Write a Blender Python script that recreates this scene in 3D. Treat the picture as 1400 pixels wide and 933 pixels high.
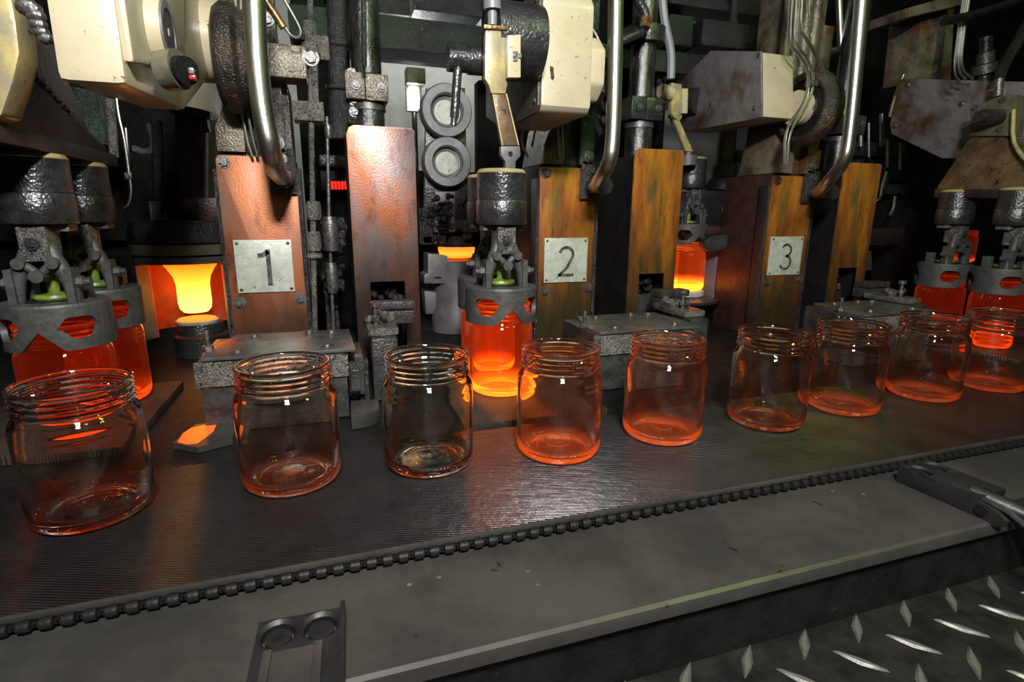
import bpy, bmesh, math, random
from mathutils import Vector
random.seed(7)
for o in list(bpy.data.objects): bpy.data.objects.remove(o)
COL = bpy.context.scene.collection
SC = bpy.context.scene
# ------------------------------------------------------------------ camera
F = 740.0; HEAD = math.radians(18.4); PITCH = math.radians(13.3); ROLL = math.radians(0.5); CH = 0.251
_r = Vector((math.cos(HEAD), -math.sin(HEAD), 0))
FW = Vector((math.sin(HEAD)*math.cos(PITCH), math.cos(HEAD)*math.cos(PITCH), -math.sin(PITCH)))
_u = _r.cross(FW)
RT = _r*math.cos(ROLL) + _u*math.sin(ROLL)
UP = _u*math.cos(ROLL) - _r*math.sin(ROLL)
cam = bpy.data.cameras.new('camera'); camo = bpy.data.objects.new('camera', cam); COL.objects.link(camo)
cam.sensor_width = 36; cam.lens = F/1400*36; cam.clip_start = 0.01; cam.clip_end = 50
from mathutils import Matrix
M = Matrix((RT, UP, -FW)).transposed().to_4x4(); M.translation = Vector((0, 0, CH)); camo.matrix_world = M
SC.camera = camo
# measuring helpers: where a sight line of the photograph meets a known plane of the machine
def ray(px, py): return FW + RT*((px-700)/F) + UP*((466.5-py)/F)
def P(px, py, Y): d = ray(px, py); t = Y/d.y; return Vector((d.x*t, Y, CH+d.z*t))
def PX(px, py, X): d = ray(px, py); t = X/d.x; return Vector((X, d.y*t, CH+d.z*t))
def PZ(px, py, z): d = ray(px, py); t = (z-CH)/d.z; return Vector((d.x*t, d.y*t, z))
# ------------------------------------------------------------------ world, lights, exposure
w = bpy.data.worlds.new('hall_air'); SC.world = w; w.use_nodes = True
w.node_tree.nodes['Background'].inputs[0].default_value = (0.55, 0.6, 0.55, 1)
w.node_tree.nodes['Background'].inputs[1].default_value = 0.014
SC.view_settings.view_transform = 'Standard'; SC.view_settings.look = 'None'
SC.view_settings.exposure = 0.0; SC.view_settings.gamma = 1.0; SC.view_settings.use_curve_mapping = False
def area(name, loc, target, sx, sy, watts, col):
    l = bpy.data.lights.new(name, 'AREA'); l.shape = 'RECTANGLE'; l.size = sx; l.size_y = sy; l.energy = watts; l.color = col
    o = bpy.data.objects.new(name, l); COL.objects.link(o); o.location = loc
    o.rotation_euler = (Vector(target)-Vector(loc)).to_track_quat('-Z', 'Y').to_euler(); return o
area('flash_head', (0.02, -0.22, 0.74), (0.35, 0.9, 0.15), 0.14, 0.075, 17, (1, 0.98, 1))
area('flash_head_upper', (0.05, -0.25, 0.94), (0.35, 0.9, 0.15), 0.14, 0.075, 8, (1, 0.97, 1))
area('hall_lamp_white', (0.6, -0.7, 1.9), (0.5, 0.8, 0.1), 0.35, 0.12, 3.5, (0.95, 1, 0.92))
area('hall_lamp_green', (1.0, -0.05, 1.15), (0.5, 0.95, 0.35), 0.15, 0.08, 1.7, (0.60, 1, 0.12))
area('hall_lamp_green_upper', (1.15, 0.0, 1.4), (0.6, 0.95, 0.35), 0.15, 0.08, 1.5, (0.60, 1, 0.12))
area('rear_hall_lamp', (0.5, 2.1, 1.1), (0.5, 2.6, 0.5), 0.5, 0.2, 2.8, (1, 0.98, 0.93))

# ------------------------------------------------------------------ materials
def mat(name, c1, c2=None, scale=20, metal=0.0, rough=0.5, bump=0.0, bscale=200, c3=None, s3=90, t3=0.62, spec=0.5, det=5, lo=0.4, hi=0.6, coat=0, stretch=None, c4=None, s4=9, t4=0.6, bw=.05, grime=None):
    m = bpy.data.materials.new(name); m.use_nodes = True; nt = m.node_tree; N = nt.nodes; L = nt.links
    b = N['Principled BSDF']; b.inputs['Metallic'].default_value = metal; b.inputs['Roughness'].default_value = rough
    b.inputs['Specular IOR Level'].default_value = spec; b.inputs['Coat Weight'].default_value = coat; b.inputs['Coat Roughness'].default_value = 0.15
    b.inputs['Base Color'].default_value = (*c1, 1)
    tc = N.new('ShaderNodeTexCoord'); vec = tc.outputs['Object']
    if stretch:
        mp = N.new('ShaderNodeMapping'); mp.inputs['Scale'].default_value = stretch; L.new(vec, mp.inputs[0]); svec = mp.outputs[0]
    else: svec = vec
    def ramp(sc, lo, hi, v, d=5):
        n = N.new('ShaderNodeTexNoise'); n.inputs['Scale'].default_value = sc; n.inputs['Detail'].default_value = d; n.inputs['Roughness'].default_value = 0.65
        L.new(v, n.inputs['Vector']); r = N.new('ShaderNodeMapRange'); r.inputs[1].default_value = lo; r.inputs[2].default_value = hi
        L.new(n.outputs[0], r.inputs[0]); return r.outputs[0]
    cur = None
    if c2:
        x = N.new('ShaderNodeMix'); x.data_type = 'RGBA'; x.inputs[6].default_value = (*c1, 1); x.inputs[7].default_value = (*c2, 1)
        L.new(ramp(scale, lo, hi, svec, det), x.inputs[0]); cur = x.outputs[2]
    for c, s, t in ((c4, s4, t4), (c3, s3, t3)):
        if c:
            x = N.new('ShaderNodeMix'); x.data_type = 'RGBA'
            if cur: L.new(cur, x.inputs[6])
            else: x.inputs[6].default_value = (*c1, 1)
            x.inputs[7].default_value = (*c, 1); L.new(ramp(s, t, t+bw, svec if bw > .06 else vec), x.inputs[0]); cur = x.outputs[2]
    if grime:                                   # oil grime climbing from the foot of a panel, ragged upper edge
        gc, ga, gb, gs = grime
        sp = N.new('ShaderNodeSeparateXYZ'); L.new(tc.outputs['Object'], sp.inputs[0]); n = N.new('ShaderNodeTexNoise'); n.inputs['Scale'].default_value = 28; n.inputs['Detail'].default_value = 6; L.new(svec, n.inputs['Vector'])
        ml = N.new('ShaderNodeMath'); ml.operation = 'MULTIPLY_ADD'; L.new(n.outputs[0], ml.inputs[0]); ml.inputs[1].default_value = gs; L.new(sp.outputs[2], ml.inputs[2])
        r = N.new('ShaderNodeMapRange'); r.inputs[1].default_value = ga+gs*.5; r.inputs[2].default_value = gb+gs*.5; r.inputs[3].default_value = .92; r.inputs[4].default_value = 0; L.new(ml.outputs[0], r.inputs[0])
        x = N.new('ShaderNodeMix'); x.data_type = 'RGBA'; L.new(cur, x.inputs[6]); x.inputs[7].default_value = (*gc, 1); L.new(r.outputs[0], x.inputs[0]); cur = x.outputs[2]
    if cur: L.new(cur, b.inputs['Base Color'])
    if bump:
        n = N.new('ShaderNodeTexNoise'); n.inputs['Scale'].default_value = bscale; n.inputs['Detail'].default_value = 3; L.new(vec, n.inputs['Vector'])
        bp = N.new('ShaderNodeBump'); bp.inputs['Strength'].default_value = bump; bp.inputs['Distance'].default_value = 0.002 if bump < .9 else .0035
        L.new(n.outputs[0], bp.inputs['Height']); L.new(bp.outputs[0], b.inputs['Normal']); L.new(bp.outputs[0], b.inputs['Coat Normal'])
    return m
MT = {}
MT['grease'] = mat('greasy_black_iron', (.007, .007, .007), (.018, .017, .015), 30, .3, .22, 1.0, 420, c3=(.05, .048, .042), s3=260, t3=.62, coat=.6)
MT['grease_green'] = mat('greasy_green_casting', (.010, .012, .010), (.015, .034, .013), 14, .3, .26, 1.0, 380, c3=(.06, .06, .048), s3=260, t3=.62, coat=.4)
MT['grit'] = mat('gritty_grey_casting', (.06, .058, .05), (.17, .16, .135), 25, .3, .25, 1.0, 520, c3=(.012, .012, .01), s3=260, t3=.56, coat=.9)
MT['khaki'] = mat('oil_stained_khaki_casting', (.17, .145, .095), (.05, .04, .026), 16, .2, .3, .7, 320, c3=(.02, .016, .012), s3=260, t3=.6, c4=(.11, .05, .02), s4=12, t4=.56, bw=.055)
MT['dark'] = mat('dark_iron', (.006, .006, .006), (.012, .0115, .011), 40, .2, .5, .4, 260, spec=.25, c3=(.035, .034, .03), s3=220, t3=.66)
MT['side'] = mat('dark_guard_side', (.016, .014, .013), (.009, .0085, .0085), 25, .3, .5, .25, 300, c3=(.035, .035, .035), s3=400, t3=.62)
MT['cast'] = mat('heat_greyed_cast_iron', (.065, .066, .06), (.04, .042, .038), 60, .25, .55, .35, 180)
MT['castd'] = mat('dark_tong_iron', (.05, .052, .05), (.025, .026, .024), 50, .5, .32, .6, 260, coat=.6)
MT['mould'] = mat('grey_mould_iron', (.15, .14, .13), (.10, .095, .1), 25, .3, .5, .2, 120)
MT['mouldv'] = mat('violet_grey_mould_iron', (.10, .08, .095), (.07, .06, .07), 25, .3, .5, .2, 120)
MT['cream'] = mat('oil_flecked_cream_paint', (.46, .405, .27), (.37, .315, .19), 14, 0, .36, .08, 100, c3=(.10, .05, .025), s3=150, t3=.64, lo=.35, hi=.75, coat=.2)
MT['creamd'] = mat('dark_mottled_cream_side', (.10, .085, .055), (.02, .018, .014), 25, .2, .4, .3, 160, c3=(.2, .17, .11), s3=40, t3=.62)  # darker, mottled version of the cream for the side cover
MT['plate'] = mat('worn_grey_cover_sheet', (.26, .245, .235), (.20, .19, .18), 60, .5, .38, .15, 300, c3=(.06, .04, .03), s3=120, t3=.68, c4=(.10, .05, .022), s4=8, t4=.47, bw=.16)
MT['yellow'] = mat('yellowed_strap_paint', (.42, .34, .12), (.25, .22, .13), 35, .2, .35, .12, 120, c3=(.12, .04, .01), s3=60, t3=.62)
MT['brownf'] = mat('brown_oiled_funnel', (.16, .10, .05), (.07, .045, .025), 25, .3, .34, .3, 140, c3=(.01, .008, .006), s3=80, t3=.6)
MT['brownd'] = mat('dark_brown_oiled_casting', (.045, .03, .02), (.02, .015, .012), 25, .3, .36, .4, 200, c3=(.1, .07, .04), s3=120, t3=.66)
MT['steel'] = mat('bright_steel_pipe', (.62, .61, .54), (.42, .41, .36), 30, 1, .34, .12, 300, stretch=(1, 1, .2), c3=(.16, .15, .13), s3=300, t3=.66)
MT['chrome'] = mat('bolt_steel', (.16, .155, .14), (.07, .068, .06), 160, .7, .42, .4, 300)
MT['cable'] = mat('grey_cable_sheath', (.16, .17, .17), None, rough=.4)
MT['brass'] = mat('tarnished_brass', (.30, .18, .06), (.10, .06, .03), 100, .7, .35, .3, 300)
MT['copper'] = mat('worn_orange_panel_pink', (.42, .13, .035), (.30, .12, .07), 20, .45, .36, .12, 420, c3=(.08, .035, .02), s3=35, t3=.52, stretch=(1, 1, .4), c4=(.20, .15, .13), s4=14, t4=.5, bw=.2, grime=((.07, .035, .018), .14, .24, .10))
MT['copperg'] = mat('worn_orange_panel_grey', (.42, .13, .045), (.27, .20, .18), 16, .6, .36, .12, 420, c3=(.10, .06, .05), s3=40, t3=.52, stretch=(1, 1, .5), c4=(.18, .16, .16), s4=11, t4=.48, bw=.2, grime=((.035, .028, .024), .19, .34, .10))
MT['orange'] = mat('worn_orange_panel_yellow', (.46, .17, .018), (.30, .09, .015), 22, .35, .36, .12, 420, c3=(.05, .035, .012), s3=60, t3=.52, stretch=(1.5, 1, .3), c4=(.10, .085, .02), s4=18, t4=.5, bw=.2, grime=((.022, .024, .012), .14, .34, .18))
MT['sign'] = mat('scratched_number_plate', (.52, .56, .46), (.40, .43, .35), 60, .25, .36, .12, 200, c3=(.08, .07, .04), s3=110, t3=.64)
MT['ink'] = mat('black_numeral_paint', (.02, .02, .016), (.10, .10, .08), 120, 0, .5, c3=(.3, .3, .24), s3=200, t3=.66)
MT['block'] = mat('machined_grey_block', (.075, .075, .068), (.035, .035, .032), 60, .5, .34, .6, 320, c3=(.22, .21, .18), s3=240, t3=.66)
MT['blocktop'] = mat('machined_cover_top', (.20, .20, .18), (.12, .122, .108), 40, .7, .34, .2, 260, c3=(.05, .05, .04), s3=160, t3=.66)
MT['deck'] = mat('oiled_sheet_steel', (.085, .08, .068), (.055, .052, .046), 12, .55, .36, .08, 60, c3=(.02, .018, .015), s3=60, t3=.67)
MT['bracket'] = mat('dark_bracket_iron', (.02, .019, .018), (.012, .012, .0115), 40, .3, .46, .2, 200)
MT['floor'] = mat('black_oily_tread_floor', (.013, .013, .012), (.028, .026, .022), 30, .4, .34, .4, 120)
MT['lug'] = mat('worn_tread_lug', (.14, .14, .115), (.08, .08, .065), 60, .4, .46, .2, 200)
MT['wall'] = mat('pale_rear_wall', (.55, .56, .54), (.42, .44, .42), 5, 0, .6)
MT['wallgreen'] = mat('pale_green_cladding', (.35, .5, .33), (.25, .4, .25), 5, 0, .6)
MT['red'] = mat('red_plastic', (.6, .01, .01), None, rough=.3)
MT['lime'] = mat('lime_green_seal', (.18, .26, .02), (.08, .12, .02), 60, 0, .4, .2, 200)
MT['bossm'] = mat('brown_oiled_boss', (.06, .048, .034), (.02, .018, .015), 25, .4, .26, .9, 360, c3=(.13, .07, .03), s3=30, t3=.58)
MT['cavity'] = mat('red_glow_tinted_cavity', (.55, .09, .03), (.35, .07, .03), 30, .1, .5, .2, 200)  # reddish light on the mould interior is put into this colour
MT['ram'] = mat('oiled_ram_steel', (.13, .13, .12), (.03, .03, .027), 40, .8, .24, .5, 420, c3=(.015, .015, .013), s3=260, t3=.56, coat=.5, stretch=(1,1,.4))
MT['ringm'] = mat('pale_ring_iron', (.24, .24, .23), (.17, .17, .165), 25, .3, .45, .2, 120)
MT['void'] = mat('matt_black_iron', (.004, .004, .004), (.008, .008, .007), 30, 0, .8, .3, 200, spec=.08, c3=(.05, .05, .045), s3=170, t3=.68)  # near-black with hardly any sheen, for the backing sheets
MT['pad'] = mat('pale_refractory_pad', (.45, .42, .38), (.3, .28, .25), 90, 0, .8, .6, 260)
MT['olive'] = mat('grimy_olive_ring', (.17, .16, .10), (.10, .095, .06), 30, .4, .4, .2, 200)
MT['redbrown'] = mat('red_brown_oxide_casting', (.07, .025, .02), (.035, .018, .014), 40, .3, .4, .4, 250)

# knurled / woven conveyor steel : fine ribs in relief
def ribbed(name, c1, c2, pitch, direction, strength, rough, metal=.7):
    m = mat(name, c1, c2, 18, metal, rough, c3=(.03, .028, .025), s3=50, t3=.6); nt = m.node_tree; N = nt.nodes; L = nt.links; b = N['Principled BSDF']
    g = N.new('ShaderNodeNewGeometry'); mp = N.new('ShaderNodeMapping'); L.new(g.outputs['Position'], mp.inputs[0]); mp.inputs['Rotation'].default_value = (0, 0, direction)
    wv = N.new('ShaderNodeTexWave'); wv.inputs['Scale'].default_value = 0.314/pitch; wv.inputs['Distortion'].default_value = .6; wv.inputs['Detail'].default_value = 2
    L.new(mp.outputs[0], wv.inputs[0])
    n = N.new('ShaderNodeTexNoise'); n.inputs['Scale'].default_value = 130; mp2 = N.new('ShaderNodeMapping'); mp2.inputs['Scale'].default_value = (1, .25, 1)
    L.new(mp.outputs[0], mp2.inputs[0]); L.new(mp2.outputs[0], n.inputs['Vector'])
    a = N.new('ShaderNodeMath'); a.operation = 'MULTIPLY_ADD'; L.new(n.outputs[0], a.inputs[0]); a.inputs[1].default_value = .8; L.new(wv.outputs['Fac'], a.inputs[2])
    bp = N.new('ShaderNodeBump'); bp.inputs['Strength'].default_value = strength; bp.inputs['Distance'].default_value = .0012
    L.new(a.outputs[0], bp.inputs['Height']); L.new(bp.outputs[0], b.inputs['Normal']); return m
MT['belt'] = ribbed('ribbed_conveyor_steel', (.038, .036, .033), (.022, .021, .020), .0026, math.radians(-70), .85, .26, .6)
MT['knurl'] = ribbed('knurled_dead_plate', (.085, .062, .045), (.045, .038, .03), .0035, math.radians(35), 1.0, .34, .5)

def glow_glass_mat(name, base=(1, .93, .85), low=(1, .1, .01), lows=.0, high=(1, .05, .004), highs=.0, z0=.0, z1=.03, vol=0.0, volc=(1, .12, .01), ior=1.5):
    """glass with emission by height: own heat in hot jars, painted reflections in belt jars"""
    m = bpy.data.materials.new(name); m.use_nodes = True; nt = m.node_tree; N = nt.nodes; L = nt.links
    b = N['Principled BSDF']; b.inputs['Base Color'].default_value = (*base, 1); b.inputs['Transmission Weight'].default_value = 1
    b.inputs['Roughness'].default_value = 0.0; b.inputs['IOR'].default_value = ior
    if lows or highs:
        tc = N.new('ShaderNodeTexCoord'); s = N.new('ShaderNodeSeparateXYZ'); L.new(tc.outputs['Object'], s.inputs[0])
        r = N.new('ShaderNodeMapRange'); r.inputs[1].default_value = z0; r.inputs[2].default_value = z1; L.new(s.outputs[2], r.inputs[0])
        x = N.new('ShaderNodeMix'); x.data_type = 'RGBA'; L.new(r.outputs[0], x.inputs[0])
        x.inputs[6].default_value = (*low, 1); x.inputs[7].default_value = (*high, 1); L.new(x.outputs[2], b.inputs['Emission Color'])
        r2 = N.new('ShaderNodeMapRange'); r2.inputs[1].default_value = z0; r2.inputs[2].default_value = z1; L.new(s.outputs[2], r2.inputs[0])
        r2.inputs[3].default_value = lows; r2.inputs[4].default_value = highs; L.new(r2.outputs[0], b.inputs['Emission Strength'])
    if vol:
        e = N.new('ShaderNodeEmission'); e.inputs[0].default_value = (*volc, 1); e.inputs[1].default_value = vol
        L.new(e.outputs[0], N['Material Output'].inputs['Volume'])
    return m
def emit_mat(name, stops, z0, z1, noise=0.0):
    m = bpy.data.materials.new(name); m.use_nodes = True; nt = m.node_tree; N = nt.nodes; L = nt.links
    b = N['Principled BSDF']; b.inputs['Base Color'].default_value = (.3, .1, .02, 1); b.inputs['Roughness'].default_value = .12
    tc = N.new('ShaderNodeTexCoord'); s = N.new('ShaderNodeSeparateXYZ'); L.new(tc.outputs['Object'], s.inputs[0])
    r = N.new('ShaderNodeMapRange'); r.inputs[1].default_value = z0; r.inputs[2].default_value = z1; L.new(s.outputs[2], r.inputs[0])
    cr = N.new('ShaderNodeValToRGB'); L.new(r.outputs[0], cr.inputs[0]); e = cr.color_ramp.elements
    e[0].position = stops[0][0]; e[0].color = (*stops[0][1], 1); e[1].position = stops[-1][0]; e[1].color = (*stops[-1][1], 1)
    for p, c in stops[1:-1]: k = e.new(p); k.color = (*c, 1)
    L.new(cr.outputs[0], b.inputs['Emission Color']); b.inputs['Emission Strength'].default_value = 1.6
    return m
MT['lamp'] = emit_mat('lit_lamp', [(0, (1, 1, .95)), (1, (1, 1, .95))], 0, 1); MT['lamp'].node_tree.nodes['Principled BSDF'].inputs['Emission Strength'].default_value = 30
MT['glow_red'] = emit_mat('glowing_red_hot_slot', [(0, (1, .02, .01)), (1, (1, .02, .01))], 0, 1)

# ------------------------------------------------------------------ mesh builder
class MB:
    def __init__(s): s.v = []; s.f = []
    def add(s, vs, fs):
        k = len(s.v); s.v += [tuple(v) for v in vs]; s.f += [tuple(i+k for i in f) for f in fs]; return s
    def box(s, x0, x1, y0, y1, z0, z1):
        x0, x1 = min(x0, x1), max(x0, x1); y0, y1 = min(y0, y1), max(y0, y1); z0, z1 = min(z0, z1), max(z0, z1)
        return s.add([(x0, y0, z0), (x1, y0, z0), (x1, y1, z0), (x0, y1, z0), (x0, y0, z1), (x1, y0, z1), (x1, y1, z1), (x0, y1, z1)],
                     [(0, 3, 2, 1), (4, 5, 6, 7), (0, 1, 5, 4), (1, 2, 6, 5), (2, 3, 7, 6), (3, 0, 4, 7)])
    def pbox(s, px0, py0, px1, py1, Y, d):      # box whose front lies in the machine plane at depth Y
        mx, my = (px0+px1)/2, (py0+py1)/2
        return s.box(P(px0, my, Y).x, P(px1, my, Y).x, Y, Y+d, P(mx, py1, Y).z, P(mx, py0, Y).z)
    def cyl(s, a, b, r, r2=None, n=24, caps=True):
        a = Vector(a); b = Vector(b); r2 = r if r2 is None else r2; d = (b-a).normalized()
        u = d.orthogonal().normalized(); v = d.cross(u); vs = []
        for c, q in ((a, r), (b, r2)):
            for i in range(n):
                t = 2*math.pi*(i+.5)/n; vs.append(c+u*math.cos(t)*q+v*math.sin(t)*q)
        fs = [(i, (i+1) % n, n+(i+1) % n, n+i) for i in range(n)]
        if caps: fs += [tuple(range(n))[::-1], tuple(range(n, 2*n))]
        return s.add(vs, fs)
    def tube(s, pts, r, n=12, smooth=0):
        pts = [Vector(p) for p in pts]
        for _ in range(smooth):
            q = [pts[0]]
            for a, b in zip(pts, pts[1:]): q += [a.lerp(b, .25), a.lerp(b, .75)]
            pts = q+[pts[-1]]
        rs = r if isinstance(r, (list, tuple)) else [r]*len(pts)
        if len(rs) != len(pts): rs = [rs[min(int(i*len(rs)/len(pts)), len(rs)-1)] for i in range(len(pts))]
        vs = []; u = None
        for i, p in enumerate(pts):
            d = (pts[min(i+1, len(pts)-1)]-pts[max(i-1, 0)]).normalized()
            u = (u-d*u.dot(d)).normalized() if u is not None else d.orthogonal().normalized()
            v = d.cross(u)
            for k in range(n): t = 2*math.pi*k/n; vs.append(p+(u*math.cos(t)+v*math.sin(t))*rs[i])
        m = len(pts); fs = [(i*n+k, i*n+(k+1) % n, (i+1)*n+(k+1) % n, (i+1)*n+k) for i in range(m-1) for k in range(n)]
        fs += [tuple(range(n))[::-1], tuple(range((m-1)*n, m*n))]
        return s.add(vs, fs)
    def lathe(s, c, prof, n=40, axis='z', closed=False):
        vs = []
        for r, z in prof:
            for i in range(n):
                t = 2*math.pi*i/n; a, b = r*math.cos(t), r*math.sin(t)
                vs.append({'z': (c[0]+a, c[1]+b, c[2]+z), 'x': (c[0]+z, c[1]+a, c[2]+b), 'y': (c[0]+a, c[1]+z, c[2]+b)}[axis])
        m = len(prof); fs = []
        for j in range(m if closed else m-1):
            k = (j+1) % m
            for i in range(n): fs.append((j*n+i, j*n+(i+1) % n, k*n+(i+1) % n, k*n+i))
        if not closed: fs += [tuple(range(n))[::-1], tuple(range((m-1)*n, m*n))]
        return s.add(vs, fs)
    def prism(s, poly, a, b, axis):             # poly in the plane across axis
        n = len(poly)
        def q(p, t): return {'x': (t, p[0], p[1]), 'y': (p[0], t, p[1]), 'z': (p[0], p[1], t)}[axis]
        return s.add([q(p, a) for p in poly]+[q(p, b) for p in poly],
                     [tuple(range(n)), tuple(range(n, 2*n))[::-1]]+[(i, (i+1) % n, n+(i+1) % n, n+i) for i in range(n)])
    def pprism(s, pp, Y, d): return s.prism([(P(x, y, Y).x, P(x, y, Y).z) for x, y in pp], Y, Y+d, 'y')
    def xprism(s, pp, X, d): return s.prism([(PX(x, y, X).y, PX(x, y, X).z) for x, y in pp], X, X+d, 'x')
    def bolt(s, c, d, r=.006, h=.005, washer=True):
        c = Vector(c); d = Vector(d).normalized()
        if washer: s.cyl(c, c+d*.0012, r*1.35, n=16)
        return s.cyl(c, c+d*h, r, r*.94, n=6)
    def ball(s, c, r, n=8, m=6, sq=(1, 1, 1)):
        prof = [(r*math.sin(math.pi*(j+.5)/m), -r*math.cos(math.pi*(j+.5)/m)) for j in range(m)]
        k = len(s.v); s.lathe((0, 0, 0), prof, n)
        s.v[k:] = [(c[0]+x*sq[0], c[1]+y*sq[1], c[2]+z*sq[2]) for x, y, z in s.v[k:]]; return s
    def build(s, name, m, parent=None, bevel=0, origin=None, smooth=True):
        bm = bmesh.new(); vs = [bm.verts.new(v) for v in s.v]
        for f in s.f:
            try: bm.faces.new([vs[i] for i in f])
            except ValueError: pass
        bmesh.ops.recalc_face_normals(bm, faces=bm.faces)
        if bevel:
            es = [e for e in bm.edges if len(e.link_faces) == 2 and e.calc_face_angle(0) > .6]
            bmesh.ops.bevel(bm, geom=es, offset=bevel, segments=2, affect='EDGES', profile=.6, clamp_overlap=True)
        for f in bm.faces: f.smooth = smooth
        for e in bm.edges:
            if len(e.link_faces) == 2 and e.calc_face_angle(0) > math.radians(38): e.smooth = False
        if parent is not None: base = parent_loc(parent)
        elif origin is not None: base = Vector(origin)
        else:
            xs, ys, zs = zip(*[v.co for v in bm.verts]); base = Vector(((min(xs)+max(xs))/2, (min(ys)+max(ys))/2, min(zs)))
        for v in bm.verts: v.co -= base
        me = bpy.data.meshes.new(name); bm.to_mesh(me); bm.free()
        me.materials.append(MT[m] if isinstance(m, str) else m)
        o = bpy.data.objects.new(name, me); COL.objects.link(o)
        if parent is not None: o.parent = parent
        else: o.location = base
        return o
def parent_loc(o):
    l = Vector(o.location)
    while o.parent: o = o.parent; l += o.location
    return l
def tag(o, label, cat, group=None, kind=None):
    o['label'] = label; o['category'] = cat
    if group: o['group'] = group
    if kind: o['kind'] = kind
    return o
def thing(name, loc, label, cat, group=None):
    o = bpy.data.objects.new(name, None); o.empty_display_size = .02; COL.objects.link(o); o.location = loc; return tag(o, label, cat, group)
def dup(root, dx, dy=0, dz=0, label=None):
    r = root.copy(); COL.objects.link(r); r.location = Vector(root.location)+Vector((dx, dy, dz))
    if label: r['label'] = label
    for ch in root.children:
        c = ch.copy(); COL.objects.link(c); c.parent = r
        for g in ch.children: d = g.copy(); COL.objects.link(d); d.parent = c
    return r
def struct(o): o['kind'] = 'structure'; return o
PITCHX = .52

# ------------------------------------------------------------------ setting
struct(MB().box(-3, 4, 2.6, 2.7, -.12, 2.4).build('wall_back', 'wall'))
struct(MB().box(-3, 4, -2, 2.6, -.14, -.075).build('floor', 'floor', origin=(0, 0, -.14)))
fl = bpy.data.objects['floor']
lug_b = MB(); n = 10; top = []; ring = []
for i in range(2*n):
    t = math.pi*(i/n); x = math.cos(t); y = math.sin(t); s = abs(1-abs(x))**.7
    yy = (1 if y >= 0 else -1)*.0062*s if 0 < i % n else 0
    ring.append((x*.0185, yy*.66, -.0745)); top.append((x*.016, yy*.3, -.0728))
lug_b.add(ring+top, [tuple(range(2*n, 4*n))]+[(i, (i+1) % (2*n), 2*n+(i+1) % (2*n), 2*n+i) for i in range(2*n)])
def rot_lug():
    pass
lug0 = lug_b.build('tread_lug', 'lug', origin=(0, 0, -.075))
first = True
cnt = 0
for k in range(14):
    y = .2932-.0267*k
    for i in range(-5, 20):
        x = .2507+.0546*i+(.0262*k % .0546)
        d = Vector((x, y, -.075-CH)); c = d.dot(FW)
        if y > .262 or c < .05: pass
        if c < .05: continue
        px = 700+F*d.dot(RT)/c; py = 466.5-F*d.dot(UP)/c
        if px < 300 or px > 2000 or py > 1250: continue
        if first: o = lug0; first = False
        else: o = lug0.copy(); COL.objects.link(o)
        o.parent = fl; o.location = Vector((x, y, -.075))-fl.location
        o.rotation_euler = (0, 0, math.radians(43 if (k % 2) else -51)); cnt += 1

# ------------------------------------------------------------------ conveyor
cv = thing('conveyor', (.6, .47, -.074), 'dark ribbed steel conveyor belt running past the machine with jars on it', 'conveyor')
MB().box(-.7, 2.4, .376, .58, -.012, 0).build('belt_surface', 'belt', cv)
MB().box(-.7, 2.4, .374, .3775, -.0035, .0008).build('belt_edge_strip', 'deck', cv, bevel=.0006)
MB().box(-.7, 2.4, .384, .58, -.06, -.014).build('belt_support', 'dark', cv)
l0 = MB().lathe((0, 0, 0), [(.0012, -.004), (.0038, -.0034), (.0042, 0), (.0038, .0034), (.0012, .004)], 12, 'x').box(-.0062, .0062, -.001, .0022, -.0016, .0016)
lk = l0.build('chain_link', 'dark', origin=(0, 0, 0)); k = 0
for i in range(150):
    x = -.34+i*.0118
    o = lk if i == 0 else lk.copy()
    if i: COL.objects.link(o)
    o.parent = cv; o.location = Vector((x, .3712, -.0052))-cv.location
# front deck beside the belt
dk = thing('conveyor_side_deck', (.5, .32, -.074), 'flat oiled steel ledge along the front of the conveyor with a turned-down lip', 'ledge')
MB().box(-.7, 2.4, .2745, .380, -.020, -.011).build('ledge_sheet', 'deck', dk)
MB().prism([(.2745, -.011), (.2715, -.0125), (.2705, -.016), (.2705, -.022), (.2745, -.022)], -.7, 2.4, 'x').build('lip', 'deck', dk)
MB().box(-.7, 2.4, .278, .374, -.074, -.020).build('ledge_frame', 'dark', dk)
MB().tube([(-.7, .300, -.0112), (-.22, .318, -.0112), (-.185, .312, -.0112), (-.178, .300, -.0112), (-.20, .285, -.0112), (-.30, .26, -.0112)], .0016, 6, 1).build('weld_seam', 'bracket', dk)
for k, (px, py) in enumerate(((600, 790), (560, 800), (722, 782), (735, 800), (1138, 672), (1180, 676))):
    c = PZ(px, py, -.011); MB().ball((c.x, c.y, -.0108), .0016, 8, 4, (1.4, 1, .5)).build('glass_grain', 'lug', dk)

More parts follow.
